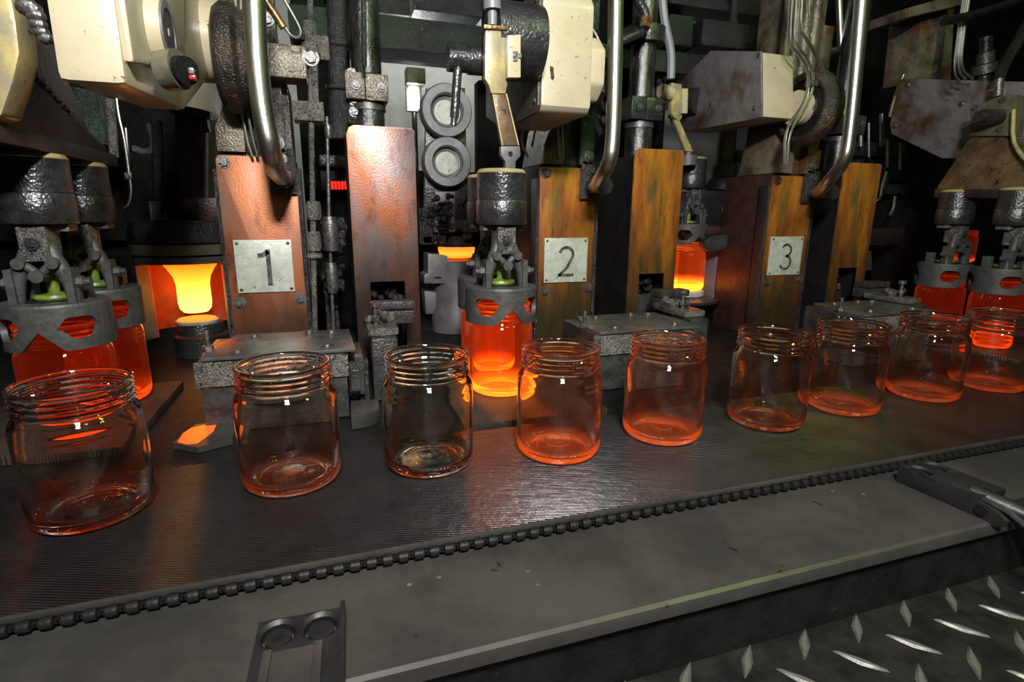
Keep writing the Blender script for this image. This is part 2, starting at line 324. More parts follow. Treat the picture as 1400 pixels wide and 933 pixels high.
# bracket with two countersunk screws, lower left
def screw_block(name, label, C, ang, L, W, H, arm):
    root = thing(name, (C.x, C.y, -.0109), label, 'bracket'); mb = MB()
    bd = MB(); n = 24
    out = [(-W/2, -L/2), (W/2, -L/2), (W/2, L/2), (-W/2, L/2)]
    # top face with two real round holes: rings of quads between hole circle and square cell
    z1 = H; hr = W*.20
    cells = [(-W/2, 0, L*.1, L/2), (0, W/2, L*.1, L/2)]
    for (x0, x1, y0, y1) in cells:
        cx, cy = (x0+x1)/2, (y0+y1)/2; vs = []
        for i in range(n):
            t = 2*math.pi*i/n; c, s = math.cos(t), math.sin(t); q = max(abs(c), abs(s))
            vs += [(cx+c/q*(x1-x0)/2, cy+s/q*(y1-y0)/2, z1), (cx+c*hr*1.25, cy+s*hr*1.25, z1), (cx+c*hr, cy+s*hr, z1-.002), (cx+c*hr, cy+s*hr, z1-.009)]
        fs = []
        for i in range(n):
            a, b = 4*i, 4*((i+1) % n)
            fs += [(a, b, b+1, a+1), (a+1, b+1, b+2, a+2), (a+2, b+2, b+3, a+3)]
        fs.append(tuple(4*i+3 for i in range(n))); bd.add(vs, fs)
    bd.add([(-W/2, -L/2, z1), (W/2, -L/2, z1), (W/2, L*.1, z1), (-W/2, L*.1, z1)], [(0, 1, 2, 3)])
    o4 = [(-W/2, -L/2), (W/2, -L/2), (W/2, L/2), (-W/2, L/2)]
    bd.add([(x, y, 0) for x, y in o4]+[(x, y, z1) for x, y in o4], [(i, (i+1) % 4, 4+(i+1) % 4, 4+i) for i in range(4)])
    ob = bd.build('body', 'bracket', None, origin=(0, 0, 0)); ob.parent = root
    for sx in (-1, 1):
        s = MB().cyl((sx*W/4, L*.3, z1-.009), (sx*W/4, L*.3, z1-.0035), hr*.78, n=20).build('screw_head', 'bracket', None, origin=(0, 0, 0)); s.parent = root
        h = MB().cyl((sx*W/4, L*.3, z1-.0036), (sx*W/4, L*.3, z1-.0031), hr*.4, n=6).build('hex_socket', 'dark', None, origin=(0, 0, 0)); h.parent = s
    a = arm(root); root.rotation_euler = (0, 0, ang); return root
c = PZ(413, 868, -.011)
def arm1(root):
    a = MB().box(-.014, .010, -.052, .002, .006, .0105).box(-.018, -.013, -.05, .002, .003, .0128).box(.010, .015, -.05, .002, .003, .0128).build('slide_arm', 'deck', None, origin=(0, 0, 0), bevel=.0008); a.parent = root
    b = MB().box(.0245, .0275, -.052, .034, -.001, .0125).build('side_cheek', 'bracket', None, origin=(0, 0, 0)); b.parent = root
screw_block('screwed_bracket', 'dark iron bracket with two round screw holes at the lower left of the ledge', Vector((-.0345, .294, 0)), math.radians(-2), .066, .050, .008, arm1)
def arm2(root):
    a = MB().prism([(-.05, -.003), (-.058, .002), (-.06, .008), (-.05, .013), (-.034, .0155), (.0, .016), (.034, .016), (.034, 0), (-.02, 0), (-.03, -.003)], -.024, -.020, 'x')
    a = a.build('cheek', 'bracket', None, origin=(0, 0, 0), bevel=.001); a.parent = root
    a = MB().cyl((-.0255, -.04, .008), (-.019, -.04, .008), .005, n=16).build('pivot_pin', 'dark', None, origin=(0, 0, 0)); a.parent = root
    a = MB().tube([(-.005, -.02, .011), (.004, -.05, .008), (.014, -.075, .0), (.022, -.10, -.012)], [.009, .008, .0075, .007], 10, 1).tube([(-.012, .0, .015), (-.012, -.03, .014), (-.008, -.06, .008), (-.004, -.095, -.02)], .003, 8, 1).build('swing_arm', 'bracket', None, origin=(0, 0, 0)); a.parent = root
    a = MB().box(.006, .04, -.052, -.044, -.004, .012).build('stop_lug', 'bracket', None, origin=(0, 0, 0), bevel=.001); a.parent = root
screw_block('hinged_bracket', 'dark hinged iron bracket with two bolt wells at the right of the ledge', Vector((.556, .322, 0)), math.radians(4), .068, .046, .016, arm2)

# ------------------------------------------------------------------ glass jars
def jar_profile():
    o = [(.0, .0045), (.020, .0040), (.030, .0015), (.0335, .0), (.0375, .0006), (.0415, .003), (.0442, .0075), (.0450, .013), (.0450, .040), (.0450, .078),
         (.0447, .0835), (.0436, .0875), (.0418, .0905), (.0402, .0925), (.0396, .0942), (.0402, .0955), (.0414, .0965), (.0414, .0975), (.0400, .0988), (.0399, .1005),
         (.0413, .1018), (.0413, .1028), (.0399, .1042), (.0399, .1055), (.0413, .1068), (.0413, .1078), (.0400, .1092), (.0400, .1105), (.0412, .1118), (.0417, .1135), (.0414, .1152), (.0402, .1162),
         (.0388, .1160), (.0377, .1148), (.0373, .112), (.0372, .100), (.0375, .0945), (.0392, .0905), (.0412, .0860), (.0419, .080), (.0420, .040), (.0419, .016), (.0405, .0108), (.0370, .0080), (.033, .0072), (.0325, .0078), (.024, .0082), (.0235, .0076), (.012, .0080), (.0115, .0088), (.0, .0088)]
    return o
JP = jar_profile()
def jar_mesh(seg=56, sc=1.0):
    mb = MB(); n = seg; prof = [(r*sc, z*sc) for r, z in JP[1:-1]]
    mb.lathe((0, 0, 0), prof, n); return mb
def glass_jar(x, y, m, label, group='clear jars on the conveyor', z=.0005, name='glass_jar', proto=[None]):
    if proto[0] is None: proto[0] = jar_mesh().build(name, m, origin=(0, 0, 0)); o = proto[0]
    else:
        o = proto[0].copy(); o.name = name; COL.objects.link(o)
        if proto[0].data.materials[0] != m: o.data = proto[0].data.copy(); o.data.materials[0] = m
    o.location = (x, y, z); o.rotation_euler = (0, 0, random.random()*6)
    if name == 'hot_jar' and z < .01: o.scale = (1, 1, 1.10)
    return tag(o, label, 'jar', group)
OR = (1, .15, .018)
jl = lambda n, a, v, h=.018, **k: glow_glass_mat(n, low=OR, lows=a, highs=0, z0=0, z1=h, vol=v, volc=(1, .09, .008), **k)  # belt jars: emission paints in the orange reflected from the hot glass
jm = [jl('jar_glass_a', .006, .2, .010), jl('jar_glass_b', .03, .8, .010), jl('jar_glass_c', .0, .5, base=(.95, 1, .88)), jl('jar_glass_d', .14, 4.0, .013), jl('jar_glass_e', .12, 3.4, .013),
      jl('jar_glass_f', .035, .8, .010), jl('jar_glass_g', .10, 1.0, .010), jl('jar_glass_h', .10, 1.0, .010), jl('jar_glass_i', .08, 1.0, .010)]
JX = [-.205, -.048, .083, .221, .355, .502, .639, .798, .939]
JY = [.507, .518, .515, .503, .509, .505, .515, .521, .521]
JL = ['clear glass jar nearest the camera at the far left end of the conveyor',
      'clear jar with orange-lit neck, second from the left, in front of the bolted grey block',
      'clear jar with a colourless greenish base, third from the left on the belt',
      'clear jar with strong painted orange glow in front of the jars held by the middle tongs, fourth from left',
      'clear jar with painted reddish glow below the bolted cover of plate 2, fifth from the left',
      'clear jar left of centre-right pair with a faintly orange base, in front of plate 3',
      'jar with a bright orange base just right of plate 3, close behind its neighbour',
      'jar with a red base second from the right end of the row',
      'rightmost jar of the row, a hot orange jar seen through its neck']
for i in range(9): glass_jar(JX[i], JY[i], jm[i], JL[i])

# hot jars fresh from the mould
HOT1 = glow_glass_mat('red_hot_jar_glass', base=(1, .7, .5), low=(1, .28, .015), lows=.55, high=(1, .06, .006), highs=.035, z0=.004, z1=.022, vol=14, volc=(1, .10, .006))
HOT2 = glow_glass_mat('dull_red_hot_jar_glass', base=(1, .6, .4), low=(1, .12, .01), lows=.10, high=(1, .05, .006), highs=.008, z0=.004, z1=.03, vol=9, volc=(1, .065, .004))
HOT3 = glow_glass_mat('orange_hot_jar_glass', base=(1, .7, .5), low=(1, .30, .015), lows=.9, high=(1, .075, .006), highs=.05, z0=.015, z1=.035, vol=18, volc=(1, .12, .008))
G = 'hot jars held by tongs'
glass_jar(.221, .715, HOT1, 'glowing orange jar hanging in the middle tongs, the front one of its pair', G, .003, 'hot_jar')
glass_jar(.235, .825, HOT1, 'glowing orange jar half hidden behind the front jar of the middle tongs', G, .003, 'hot_jar')
glass_jar(-.290, .715, HOT2, 'large red-hot jar in the tongs at the far left, in front of its pair', G, .003, 'hot_jar')
glass_jar(-.290, .825, HOT2, 'red-hot jar in the second tongs from the left, beside the open mould', G, .003, 'hot_jar')
glass_jar(1.262, .715, HOT2, 'red-hot jar in the rightmost tongs at the picture edge', G, .003, 'hot_jar')
glass_jar(1.262, .825, HOT2, 'red-hot jar in the second tongs from the right', G, .003, 'hot_jar')
G = 'hot jars still over their moulds'
glass_jar(.818, 1.125, HOT3, 'bright orange jar standing on a pale round pad between plates 2 and 3', G, .072, 'hot_jar')
glass_jar(.822, 1.24, HOT3, 'glowing jar seen through the notch of the orange guard left of plate 3', G, .060, 'hot_jar')
glass_jar(1.80, 1.14, HOT2, 'small red-hot jar far back between the two right-hand tongs', G, .12, 'hot_jar').scale = (.8, .8, .8)

# ------------------------------------------------------------------ tongs (take-out heads)
def shell(mb, cx, cy, ri, ro, rows, half, hole, n=40):
    """half ring whose lower rim and windows follow smooth curves; rows(theta) gives the heights of the grid lines"""
    vs = []; fs = []; ths = [half*180*i/n for i in range(n+1)]
    for th in ths:
        t = math.radians(th)
        for z in rows(th):
            for r in (ri, ro): vs.append((cx+r*math.sin(t), cy-r*math.cos(t), z))
    m = len(rows(0)); V = lambda i, j, o: (i*m+j)*2+o
    ok = lambda i, j: 0 <= i < n and 0 <= j < m-1 and not (j == 1 and hole((ths[i]+ths[i+1])/2))
    for i in range(n):
        for j in range(m-1):
            if not ok(i, j): continue
            fs += [(V(i, j, 1), V(i+1, j, 1), V(i+1, j+1, 1), V(i, j+1, 1)), (V(i, j, 0), V(i, j+1, 0), V(i+1, j+1, 0), V(i+1, j, 0))]
            if not ok(i-1, j): fs.append((V(i, j, 0), V(i, j, 1), V(i, j+1, 1), V(i, j+1, 0)))
            if not ok(i+1, j): fs.append((V(i+1, j, 1), V(i+1, j, 0), V(i+1, j+1, 0), V(i+1, j+1, 1)))
            if not ok(i, j-1): fs.append((V(i, j, 0), V(i+1, j, 0), V(i+1, j, 1), V(i, j, 1)))
            if not ok(i, j+1): fs.append((V(i, j+1, 1), V(i+1, j+1, 1), V(i+1, j+1, 0), V(i, j+1, 0)))
    mb.add(vs, fs)
def make_tongs(x, y, label):
    t = thing('takeout_tongs', (x, y, .105), label, 'tongs', 'take-out tongs above the hot jars')
    MB().lathe((x, y, 0), [(.005, .268), (.0325, .268), (.0325, .302), (.029, .306), (.012, .307)], 40).build('upper_cylinder', 'castd', t)
    MB().lathe((x, y, 0), [(.010, .236), (.0325, .236), (.0337, .238), (.0337, .2655), (.0325, .2675), (.010, .2675)], 40).build('lower_cylinder', 'castd', t)
    MB().lathe((x, y, 0), [(.0326, .3015), (.0330, .3025), (.0296, .3067), (.0286, .3062)], 40, closed=True).build('rim_bead', 'yellow', t)
    MB().box(x-.027, x+.027, y-.010, y+.014, .228, .236).build('cross_bar', 'grit', t, bevel=.001)
    b = MB().box(x-.0125, x+.0125, y-.026, y+.006, .198, .2335).build('slide_block', 'grit', t, bevel=.0015)
    MB().cyl((x, y-.026, .216), (x, y-.0285, .216), .0062, n=20).cyl((x, y-.0285, .216), (x, y-.0305, .216), .0035, n=6).build('bolt', 'castd', b)
    for s in (-1, 1):
        a = MB().tube([(x+s*.0035, y-.012, .226), (x+s*.012, y-.016, .205), (x+s*.0175, y-.018, .190), (x+s*.023, y-.018, .172), (x+s*.0255, y-.018, .150)], [.004, .0065, .0075, .0065, .006], 12, 1)
        a = a.build('link_arm', 'cast', t)
        MB().cyl((x+s*.0145, y-.020, .196), (x+s*.0145, y-.0305, .196), .0058, n=18).build('pivot_pin', 'cast', a)
        j = MB()
        def rows(th):
            a = abs(th); a2 = min(a, 180-a); zb = .1055 + max(0, 24-a2)*.0009
            e = max(0, min(1, (a2-20)/44)); k = (1-abs(2*e-1)**5)
            w0 = .1285-(.0115 if a2 > 34 else .0115*max(0, (a2-20)/14))*k; w1 = .1285+.0125*k
            return (zb, max(w0, zb+.002), max(w1, w0+.0002), .1515)
        shell(j, x, y, .0435, .0492, rows, s, lambda th: 20 < min(abs(th), 180-abs(th)) < 64)
        n = 24; vs = []; fs = []
        for i in range(n+1):
            ang = math.pi*i/n
            for r, z in ((.030, .1505), (.0487, .1498), (.030, .1545), (.0470, .1540)): vs.append((x+s*r*math.sin(ang), y-r*math.cos(ang), z))
        for i in range(n):
            k = 4*i; fs += [(k, k+4, k+5, k+1), (k+2, k+3, k+7, k+6), (k+1, k+5, k+7, k+3), (k, k+2, k+6, k+4)]
        fs += [(0, 1, 3, 2), (4*n, 4*n+2, 4*n+3, 4*n+1)]; j.add(vs, fs)
        j.box(x+s*.022, x+s*.029, y-.028, y-.008, .150, .190)
        j.box(x+s*.022, x+s*.029, y+.008, y+.024, .150, .176)
        jw = j.build('gripper_jaw', 'cast', t)
        MB().cyl((x+s*.029, y-.016, .175), (x+s*.0355, y-.016, .175), .0065, n=6).cyl((x+s*.0355, y-.016, .175), (x+s*.041, y-.016, .175), .004, n=10).build('bolt', 'cast', jw)
    MB().tube([(x-.015, y-.022, .196), (x-.004, y-.024, .188), (x, y-.024, .182), (x+.004, y-.024, .188), (x+.015, y-.022, .196)], .0045, 10, 1).cyl((x, y-.018, .183), (x, y-.033, .183), .0065, n=18).build('toggle_link', 'cast', t)
    MB().lathe((x, y, 0), [(.006, .190), (.006, .163), (.018, .161), (.019, .158), (.018, .156)], 24).build('seal_disc', 'lime', t)
    MB().lathe((x, y, 0), [(.014, .156), (.027, .155), (.028, .1515), (.014, .1505)], 28).build('lower_disc', 'dark', t)
    return t
t1 = make_tongs(.221, .715, 'grey iron tongs in the middle of the machine gripping the front hot jar')
dup(t1, .014, .11, 0, 'grey iron tongs half hidden behind the middle tongs, one jaw showing')
dup(t1, -.511, 0, 0, 'dark tongs at the left picture edge above the large red-hot jar')
dup(t1, -.511, .11, 0, 'second tongs from the left, between the edge tongs and the open mould')
dup(t1, 1.041, 0, 0, 'rightmost tongs, cut by the right edge of the picture')
dup(t1, 1.041, .11, 0, 'second tongs from the right, under the stained cover plate')
tq = dup(t1, .60, .42, .075, 'small grey tongs over the bright orange jar between plates 2 and 3')

# ------------------------------------------------------------------ numbered columns
def stroke(mb, pts, wd, cx, cz, sc, y, d=.0008):
    pts = [Vector((p[0]*sc, p[1]*sc)) for p in pts]; Lp = []; Rp = []
    for i, p in enumerate(pts):
        a = pts[max(i-1, 0)]; b = pts[min(i+1, len(pts)-1)]; t = (b-a).normalized(); nn = Vector((-t.y, t.x))*wd*sc/2
        if 0 < i < len(pts)-1:
            t1_, t2_ = (p-a).normalized(), (b-p).normalized(); k = max(.6, math.sqrt(max(0, (1+t1_.dot(t2_))/2))); nn = nn/k
        Lp.append(p+nn); Rp.append(p-nn)
    for i in range(len(pts)-1):
        q = [Lp[i], Lp[i+1], Rp[i+1], Rp[i]]
        mb.prism([(cx+v.x, cz+v.y) for v in q], y-d, y+.0003, 'y')
def arc(cx, cy, rx, ry, a0, a1, n=14): return [(cx+rx*math.cos(math.radians(a0+(a1-a0)*i/n)), cy+ry*math.sin(math.radians(a0+(a1-a0)*i/n))) for i in range(n+1)]
NUM = {1: ([[(.11, -.5), (.11, .5)], [(.11, .46), (.07, .40), (-.02, .35), (-.16, .33)]], .12),
       2: ([arc(0, .22, .24, .235, 165, -35)+[(.02, -.22), (-.25, -.46)], [(-.29, -.45), (.28, -.45)]], .095),
       3: ([arc(0, .24, .22, .22, 150, -75)+[(-.02, .03)], [(-.02, .03)]+arc(0, -.21, .25, .25, 75, -155)], .085)}
def column(n, cmat, topmat, label, platelabel):
    ox = (n-1)*PITCHX; yf = .945
    c = thing('numbered_column', (ox-.101, 1.0, -.074), label, 'column', 'numbered machine columns')
    x0, x1 = ox-.155, ox-.044
    zt = .332
    MB().prism([(x0, -.074), (x1, -.074), (x1, zt), (x0+.004, zt), (x0, zt-.006)], yf, yf+.006, 'y').build('cover_panel', cmat, c, bevel=.0008)
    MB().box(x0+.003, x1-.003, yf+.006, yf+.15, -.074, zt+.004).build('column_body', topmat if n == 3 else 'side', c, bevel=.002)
    MB().box(x1, x1+.007, yf-.002, yf+.03, -.074, zt-.015).build('edge_flange', 'grease', c, bevel=.001)
    MB().box(x0-.006, x0, yf+.002, yf+.03, -.074, zt-.02).build('edge_flange', 'grease', c, bevel=.001)
    s0, s1 = (.0835, .0825)
    pcx, pcz = ox-.101, .1655
    q = 1.05 if n != 1 else 1.0
    pl = MB().box(pcx-s0*q/2, pcx+s0*q/2, yf-.0035, yf, pcz-s1/2, pcz+s1/2).build('number_plate', 'sign', c, bevel=.0005)
    pl['label'] = platelabel
    st, wd = NUM[n]; nb = MB()
    for p in st: stroke(nb, p, wd, pcx, pcz-.002, .057, yf-.0036)
    nb.build('numeral', 'ink', pl, smooth=False)
    for sx in (-1, 1):
        for sz in (-1, 1):
            MB().ball((pcx+sx*(s0*q/2-.005), yf-.0038, pcz+sz*(s1/2-.005)), .0027, 10, 6, (1, .6, 1)).build('rivet', 'brass', pl)
    for bx_, bz in ((x0+.011, zt-.010), (x0+.012, .109), (x1-.008, .112)):
        MB().bolt((bx_, yf-.0008, bz), (0, -1, 0), .0068, .006).build('bolt', 'chrome', c)
    return c
c1 = column(1, 'copper', 'grit', 'orange-brown fronted column carrying number plate 1', 'scratched metal plate with the numeral 1')
c2 = column(2, 'orange', 'grease_green', 'orange fronted column carrying number plate 2', 'scratched metal plate with the numeral 2')
c3 = column(3, 'orange', 'redbrown', 'narrow orange fronted column carrying number plate 3', 'scratched pale plate with the numeral 3')
# upper castings on the columns
def up_casting(n, m, label, boss, xr=(-.145, -.05)):
    ox = (n-1)*PITCHX
    t = thing('upper_casting', (ox-.1, 1.0, .336), label, 'machine casting', 'castings above the numbered columns')
    MB().prism([(ox-.150, .337), (ox-.047, .337), (ox-.047, .44), (ox-.060, .46), (ox-.060, .80), (ox-.135, .80), (ox-.135, .42)], .955, 1.06, 'y').build('pillar', m, t, bevel=.002)
    MB().prism([(ox-.150, .337), (ox-.112, .337), (ox-.112, .37), (ox-.13, .415), (ox-.15, .37)], .94, .955, 'y').build('foot_web', 'khaki', t, bevel=.001)
    MB().box(ox-.083, ox-.055, .935, .955, .337, .62).build('rib', m, t, bevel=.002)
    for bz in (.352, .52): MB().bolt((ox-.066, .934, bz), (0, -1, 0), .0075, .006).build('bolt', 'chrome', t)
    if boss:
        bo = .022 if n == 1 else 0
        MB().lathe((ox-.15+bo, .90, .455), [(.052, .0), (.058, -.002), (.066, .002), (.070, .010), (.070, .024), (.062, .030), (.060, .045), (.052, .045)], 48, 'x', closed=True).build('shaft_boss', 'bossm', t, bevel=0)
        MB().lathe((ox-.156+bo, .90, .455), [(.010, .004), (.030, .004), (.034, .010), (.053, .012), (.053, .03), (.010, .03)], 32, 'x').build('bearing', 'dark', t)
    return t
up_casting(1, 'grit', 'gritty oil-soaked casting above plate 1 column', True)
up_casting(2, 'grease_green', 'greasy green casting above plate 2 column', False)
up_casting(3, 'khaki', 'khaki fluted casting with a round boss above plate 3 column', True)
fx = MB()
for k in range(4): fx.cyl((.882+k*.022, .95, .50), (.882+k*.022, .95, .80), .011, n=16)
tag(fx.build('fluted_pillar', 'khaki'), 'khaki fluted pillar at the top above the round boss of column 3', 'pillar')

# ------------------------------------------------------------------ guard panels (second orange fronts)
def guard(n, cmat, label, zt=.385):
    ox = (n-1)*PITCHX; x0, x1 = ox+.035, ox+.143; y = .945
    g = thing('guard_column', (ox+.089, 1.02, -.074), label, 'guard', 'orange guards between the columns')
    f = MB().prism([(x0, -.074), (x0+.025, -.074), (x0+.025, .135), (x0+.083, .135), (x0+.083, -.074), (x1, -.074), (x1, zt-.004), (x1-.004, zt), (x0+.012, zt), (x0+.004, zt-.004), (x0, zt-.014)], y, y+.004, 'y')
    f.build('front_sheet', cmat, g, bevel=.0008)
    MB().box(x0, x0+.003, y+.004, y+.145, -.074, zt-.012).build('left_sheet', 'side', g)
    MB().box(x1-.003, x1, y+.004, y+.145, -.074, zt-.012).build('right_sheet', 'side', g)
    MB().box(x0+.003, x1-.003, y+.10, y+.103, -.074, zt-.02).build('back_sheet', 'dark', g)
    bb = MB()
    for k in range(16): bb.ball((x0+.03+random.random()*.05, y+.03+random.random()*.02, .085+random.random()*.035), .005+random.random()*.005, 7, 5)
    b = bb.build('grease_lumps', 'grease', g); b['kind'] = 'stuff'
    MB().box(x0+.028, x0+.080, y+.03, y+.08, -.074, .09).build('foot_link', 'grease', g, bevel=.002)
    return g
guard(1, 'copperg', 'tall pinkish-brown worn guard right of plate 1, with a dark notch low down')
guard(2, 'orange', 'orange-brown guard left of the bright orange jar, dark left side', .372)
guard(3, 'orange', 'orange guard partly behind the curved pipe right of plate 3', .365)

# ------------------------------------------------------------------ pipes
def pipe(n, label, zb=.30):
    ox = (n-1)*PITCHX; X = ox-.096; Y = .76
    t = thing('curved_pipe', (X, Y, .30), label, 'pipe', 'bright curved pipes hanging before the columns')
    trace = {1: ((345, -60), (347, 0), (352, 95), (360, 160), (371, 210)), 2: ((843, -60), (842, 0), (840, 120), (838, 190), (834, 222)), 3: ((1183, -60), (1178, 0), (1169, 110), (1161, 190), (1155, 222))}[n]
    pts = [P(a, b, Y) for a, b in trace]; l = pts[-1]; e_ = Vector((ox-.060 if n == 1 else ox-.056, .925, .299))
    pts += [l+Vector(((e_.x-l.x)*.15, .05, (e_.z-l.z)*.8)), Vector((l.x+(e_.x-l.x)*.6, .87, e_.z)), e_]
    MB().tube(pts, .0125 if n == 1 else .011, 18, 3).build('pipe_run', 'steel', t)
    e = pts[-1]
    MB().cyl((e[0]-.002, e[1]-.045, e[2]), (e[0], e[1]+.012, e[2]), .0145, n=20).build('end_socket', 'castd', t)
    MB().box(e[0]-.022, e[0]+.016, e[1]+.010, e[1]+.018, e[2]-.022, e[2]+.045).build('mounting_flange', 'grease', t, bevel=.001)
    MB().bolt((e[0]-.004, e[1]+.010, e[2]+.03), (0, -1, 0), .007, .006).build('bolt', 'chrome', t)
pipe(1, 'thick bright steel pipe hanging in front of plate 1 column')
pipe(2, 'bright steel pipe curving to the top right corner of plate 2 column')
pipe(3, 'bright steel pipe crossing the third orange guard beside plate 3 column')

# vertical hydraulic rods above the guards
def ram(n, m, label):
    ox = (n-1)*PITCHX; x = ox+.075 + (.0 if n == 1 else -.003); y = 1.0
    t = thing('vertical_ram', (x, y, .30), label, 'ram', 'vertical rams above the guards')
    MB().cyl((x, y, .47), (x, y, .85), .0245, n=36).build('sleeve', m, t)
    MB().box(x-.036, x-.006, y-.032, y+.03, .428, .468).box(x-.005, x+.031, y-.033, y+.03, .427, .467).build('clamp_collar', 'khaki' if n == 1 else 'castd', t, bevel=.0015)
    MB().cyl((x, y, .30), (x, y, .427), .0265, n=36).build('lower_sleeve', 'ram', t)
    MB().cyl((x, y, .415), (x, y, .424), .0285, n=36).build('ring_band', 'chrome', t)
    for s in (-1, 1): MB().bolt((x+s*.02, y-.034, .448), (0, -1, 0), .005, .004).build('bolt', 'chrome', t)
ram(1, 'ram', 'polished dark vertical ram above the pinkish guard')
ram(2, 'ram', 'dark vertical ram above the guard left of the bright orange jar')
ram(3, 'ram', 'greasy vertical ram behind the curved pipe right of plate 3')
# collar ring with fittings high on ram 2
t = thing('ram_head_collar', (.592, 1.0, .54), 'green-lit round collar near the top of the middle ram with a brass elbow', 'collar')
MB().lathe((.592, 1.0, 0), [(.026, .565), (.040, .565), (.040, .592), (.026, .592)], 36).build('ring', 'castd', t)
MB().tube([P(845, 58, .93), P(862, 50, .93), P(880, 42, .93), P(886, 25, .93), P(868, -8, .93)], .008, 12, 1).build('elbow_pipe', 'castd', t)
MB().cyl(P(881, 38, .92), P(884, 24, .92), .011, n=6).build('brass_nut', 'brass', t)

# ------------------------------------------------------------------ chain rods between column 1 and guard 1
def rod(name, pp, Y, r, m, label, cat='rod', nodes=()):
    t = thing(name, P(pp[-1][0], pp[-1][1], Y), label, cat)
    MB().tube([P(x, y, Y) for x, y in pp], r, 12).build('shaft', m, t)
    for (x, y, rr, h) in nodes:
        c = P(x, y, Y); MB().lathe(c, [(r*.9, -h/2), (rr*.8, -h/2), (rr, -h*.3), (rr, h*.3), (rr*.8, h/2), (r*.9, h/2)], 12).build('coupling', m, t)
rod('greasy_rod', [(424, -10), (426, 200), (431, 460)], .91, .0042, 'grit', 'greasy knobbly rod just right of plate 1 column', nodes=((424, 40, .010, .02), (425, 72, .013, .025), (427, 150, .012, .02), (429, 288, .011, .028), (430, 330, .010, .03), (430, 350, .012, .008)))
rod('threaded_rod', [(460, -10), (462, 90), (464, 190)], 1.0, .016, 'grease', 'thick grease-caked black rod left of the first ram', nodes=((461, 60, .019, .015), (463, 120, .021, .012)))
rod('slim_rod', [(447, 160), (450, 300), (456, 455)], .95, .003, 'chrome', 'slim bright rod between plate 1 column and the pinkish guard', nodes=((452, 320, .013, .055), (454, 380, .010, .05), (449, 180, .006, .02)))
rod('thin_green_rod', [(497, -10), (498, 90)], .93, .004, 'grease_green', 'thin greenish rod beside the first ram at the top')
t = thing('bolted_strip', P(486, 200, 1.0), 'narrow dark strip with a column of hex bolts beside the first ram', 'machine bracket')
MB().pbox(474, 95, 491, 168, .985, .02).build('strip', 'grease', t, bevel=.001)
for i, y in enumerate((101, 118, 137, 153)): MB().bolt(P(481+i*1.2, y, .985), (0, -1, 0), .0065, .005).build('bolt', 'castd', t)
t = thing('link_bracket', P(430, 160, .93), 'pale gritty upright link with a hex bolt above the greasy rod', 'machine bracket')
MB().pprism([(417, 46), (433, 46), (434, 80), (436, 140), (428, 140), (423, 85), (417, 80)], .90, .014).build('link_plate', 'grit', t, bevel=.001)
MB().bolt(P(425, 79, .90), (0, -1, 0), .0085, .006).build('bolt', 'chrome', t)
MB().pbox(400, 138, 443, 165, .90, .04).build('cross_clamp', 'grit', t, bevel=.002)
MB().pbox(434, 48, 450, 82, .91, .03).build('square_nut', 'grit', t, bevel=.002)
MB().pbox(365, 60, 418, 106, .90, .05).build('side_lug', 'khaki', t, bevel=.003)
# copper line with brass sleeve at the top left of column 1
t = thing('brass_fitting_tube', P(385, 50, .86), 'looped thin tube with a brass sleeve at the top right of the thick pipe', 'tube')
MB().tube([P(x, y, .86) for x, y in ((362, -8), (375, 15), (390, 38), (398, 50), (408, 52), (412, 44), (406, 30), (384, -8))], .0018, 8, 2).build('tube_loop', 'steel', t)
MB().tube([P(x, y, .86) for x, y in ((364, 2), (375, 18), (388, 38))], [.006, .0055, .005], 10).build('sleeve', 'brass', t)
# steel tube bundles
def bundle(name, lines, Y, r, label, clips=(), m='steel'):
    t = thing(name, P(lines[0][-1][0], lines[0][-1][1], Y), label, 'tubing')
    for pp in lines: MB().tube([P(x, y, Y) for x, y in pp], r, 8, 2).build('tube', m, t)
    for a, b, yy in clips: MB().pbox(a, yy-4, b, yy+5, Y-.004, .012).build('clip', 'chrome', t, bevel=.0008)
bundle('tube_pair', [[(298, -8), (299, 40), (306, 80), (324, 120), (330, 150), (338, 195), (345, 215)], [(305, -8), (306, 40), (314, 78), (332, 118), (338, 150), (345, 190), (352, 215)]], .93, .0022, 'pair of bright thin tubes left of the thick pipe on column 1', [(297, 310, 34)])
bundle('tube_pair', [[(322, -8), (322, 40), (328, 80), (340, 115)], [(329, -8), (329, 40), (335, 80), (345, 112)]], .92, .0018, 'second pair of thin tubes closest to the thick pipe on column 1', [(320, 332, 38)])
bundle('tube_bundle', [[(1083, -8), (1080, 40), (1080, 62), (1098, 80), (1108, 110), (1098, 145), (1073, 175), (1072, 225)], [(1089, -8), (1086, 40), (1086, 60), (1103, 78), (1115, 110), (1103, 148), (1079, 178), (1077, 225)], [(1097, -8), (1094, 40), (1108, 64), (1124, 90), (1124, 120), (1110, 150)]], .87, .0026, 'bundle of bent steel tubes around the round boss of column 3', [(1108, 1124, 113)])
bundle('tube_bundle', [[(1106, -8), (1106, 25), (1112, 38), (1108, 50)], [(1096, 45), (1120, 75), (1135, 125)]], .86, .0016, 'thin looping tubes right of the bent bundle above column 3')
bundle('tube_bundle', [[(1318, -8), (1308, 60), (1304, 100), (1312, 112)], [(1326, -8), (1316, 60), (1314, 95), (1330, 108)], [(1323, -8), (1312, 60), (1310, 97), (1320, 109)]], .86, .0025, 'bent steel tubes above the stained cover plate at the upper right')
bundle('tube_pair', [[(762, 160), (764, 218)], [(768, 160), (770, 218)]], .93, .0018, 'short bright green-lit tubes just above plate 2 column', m='steel')
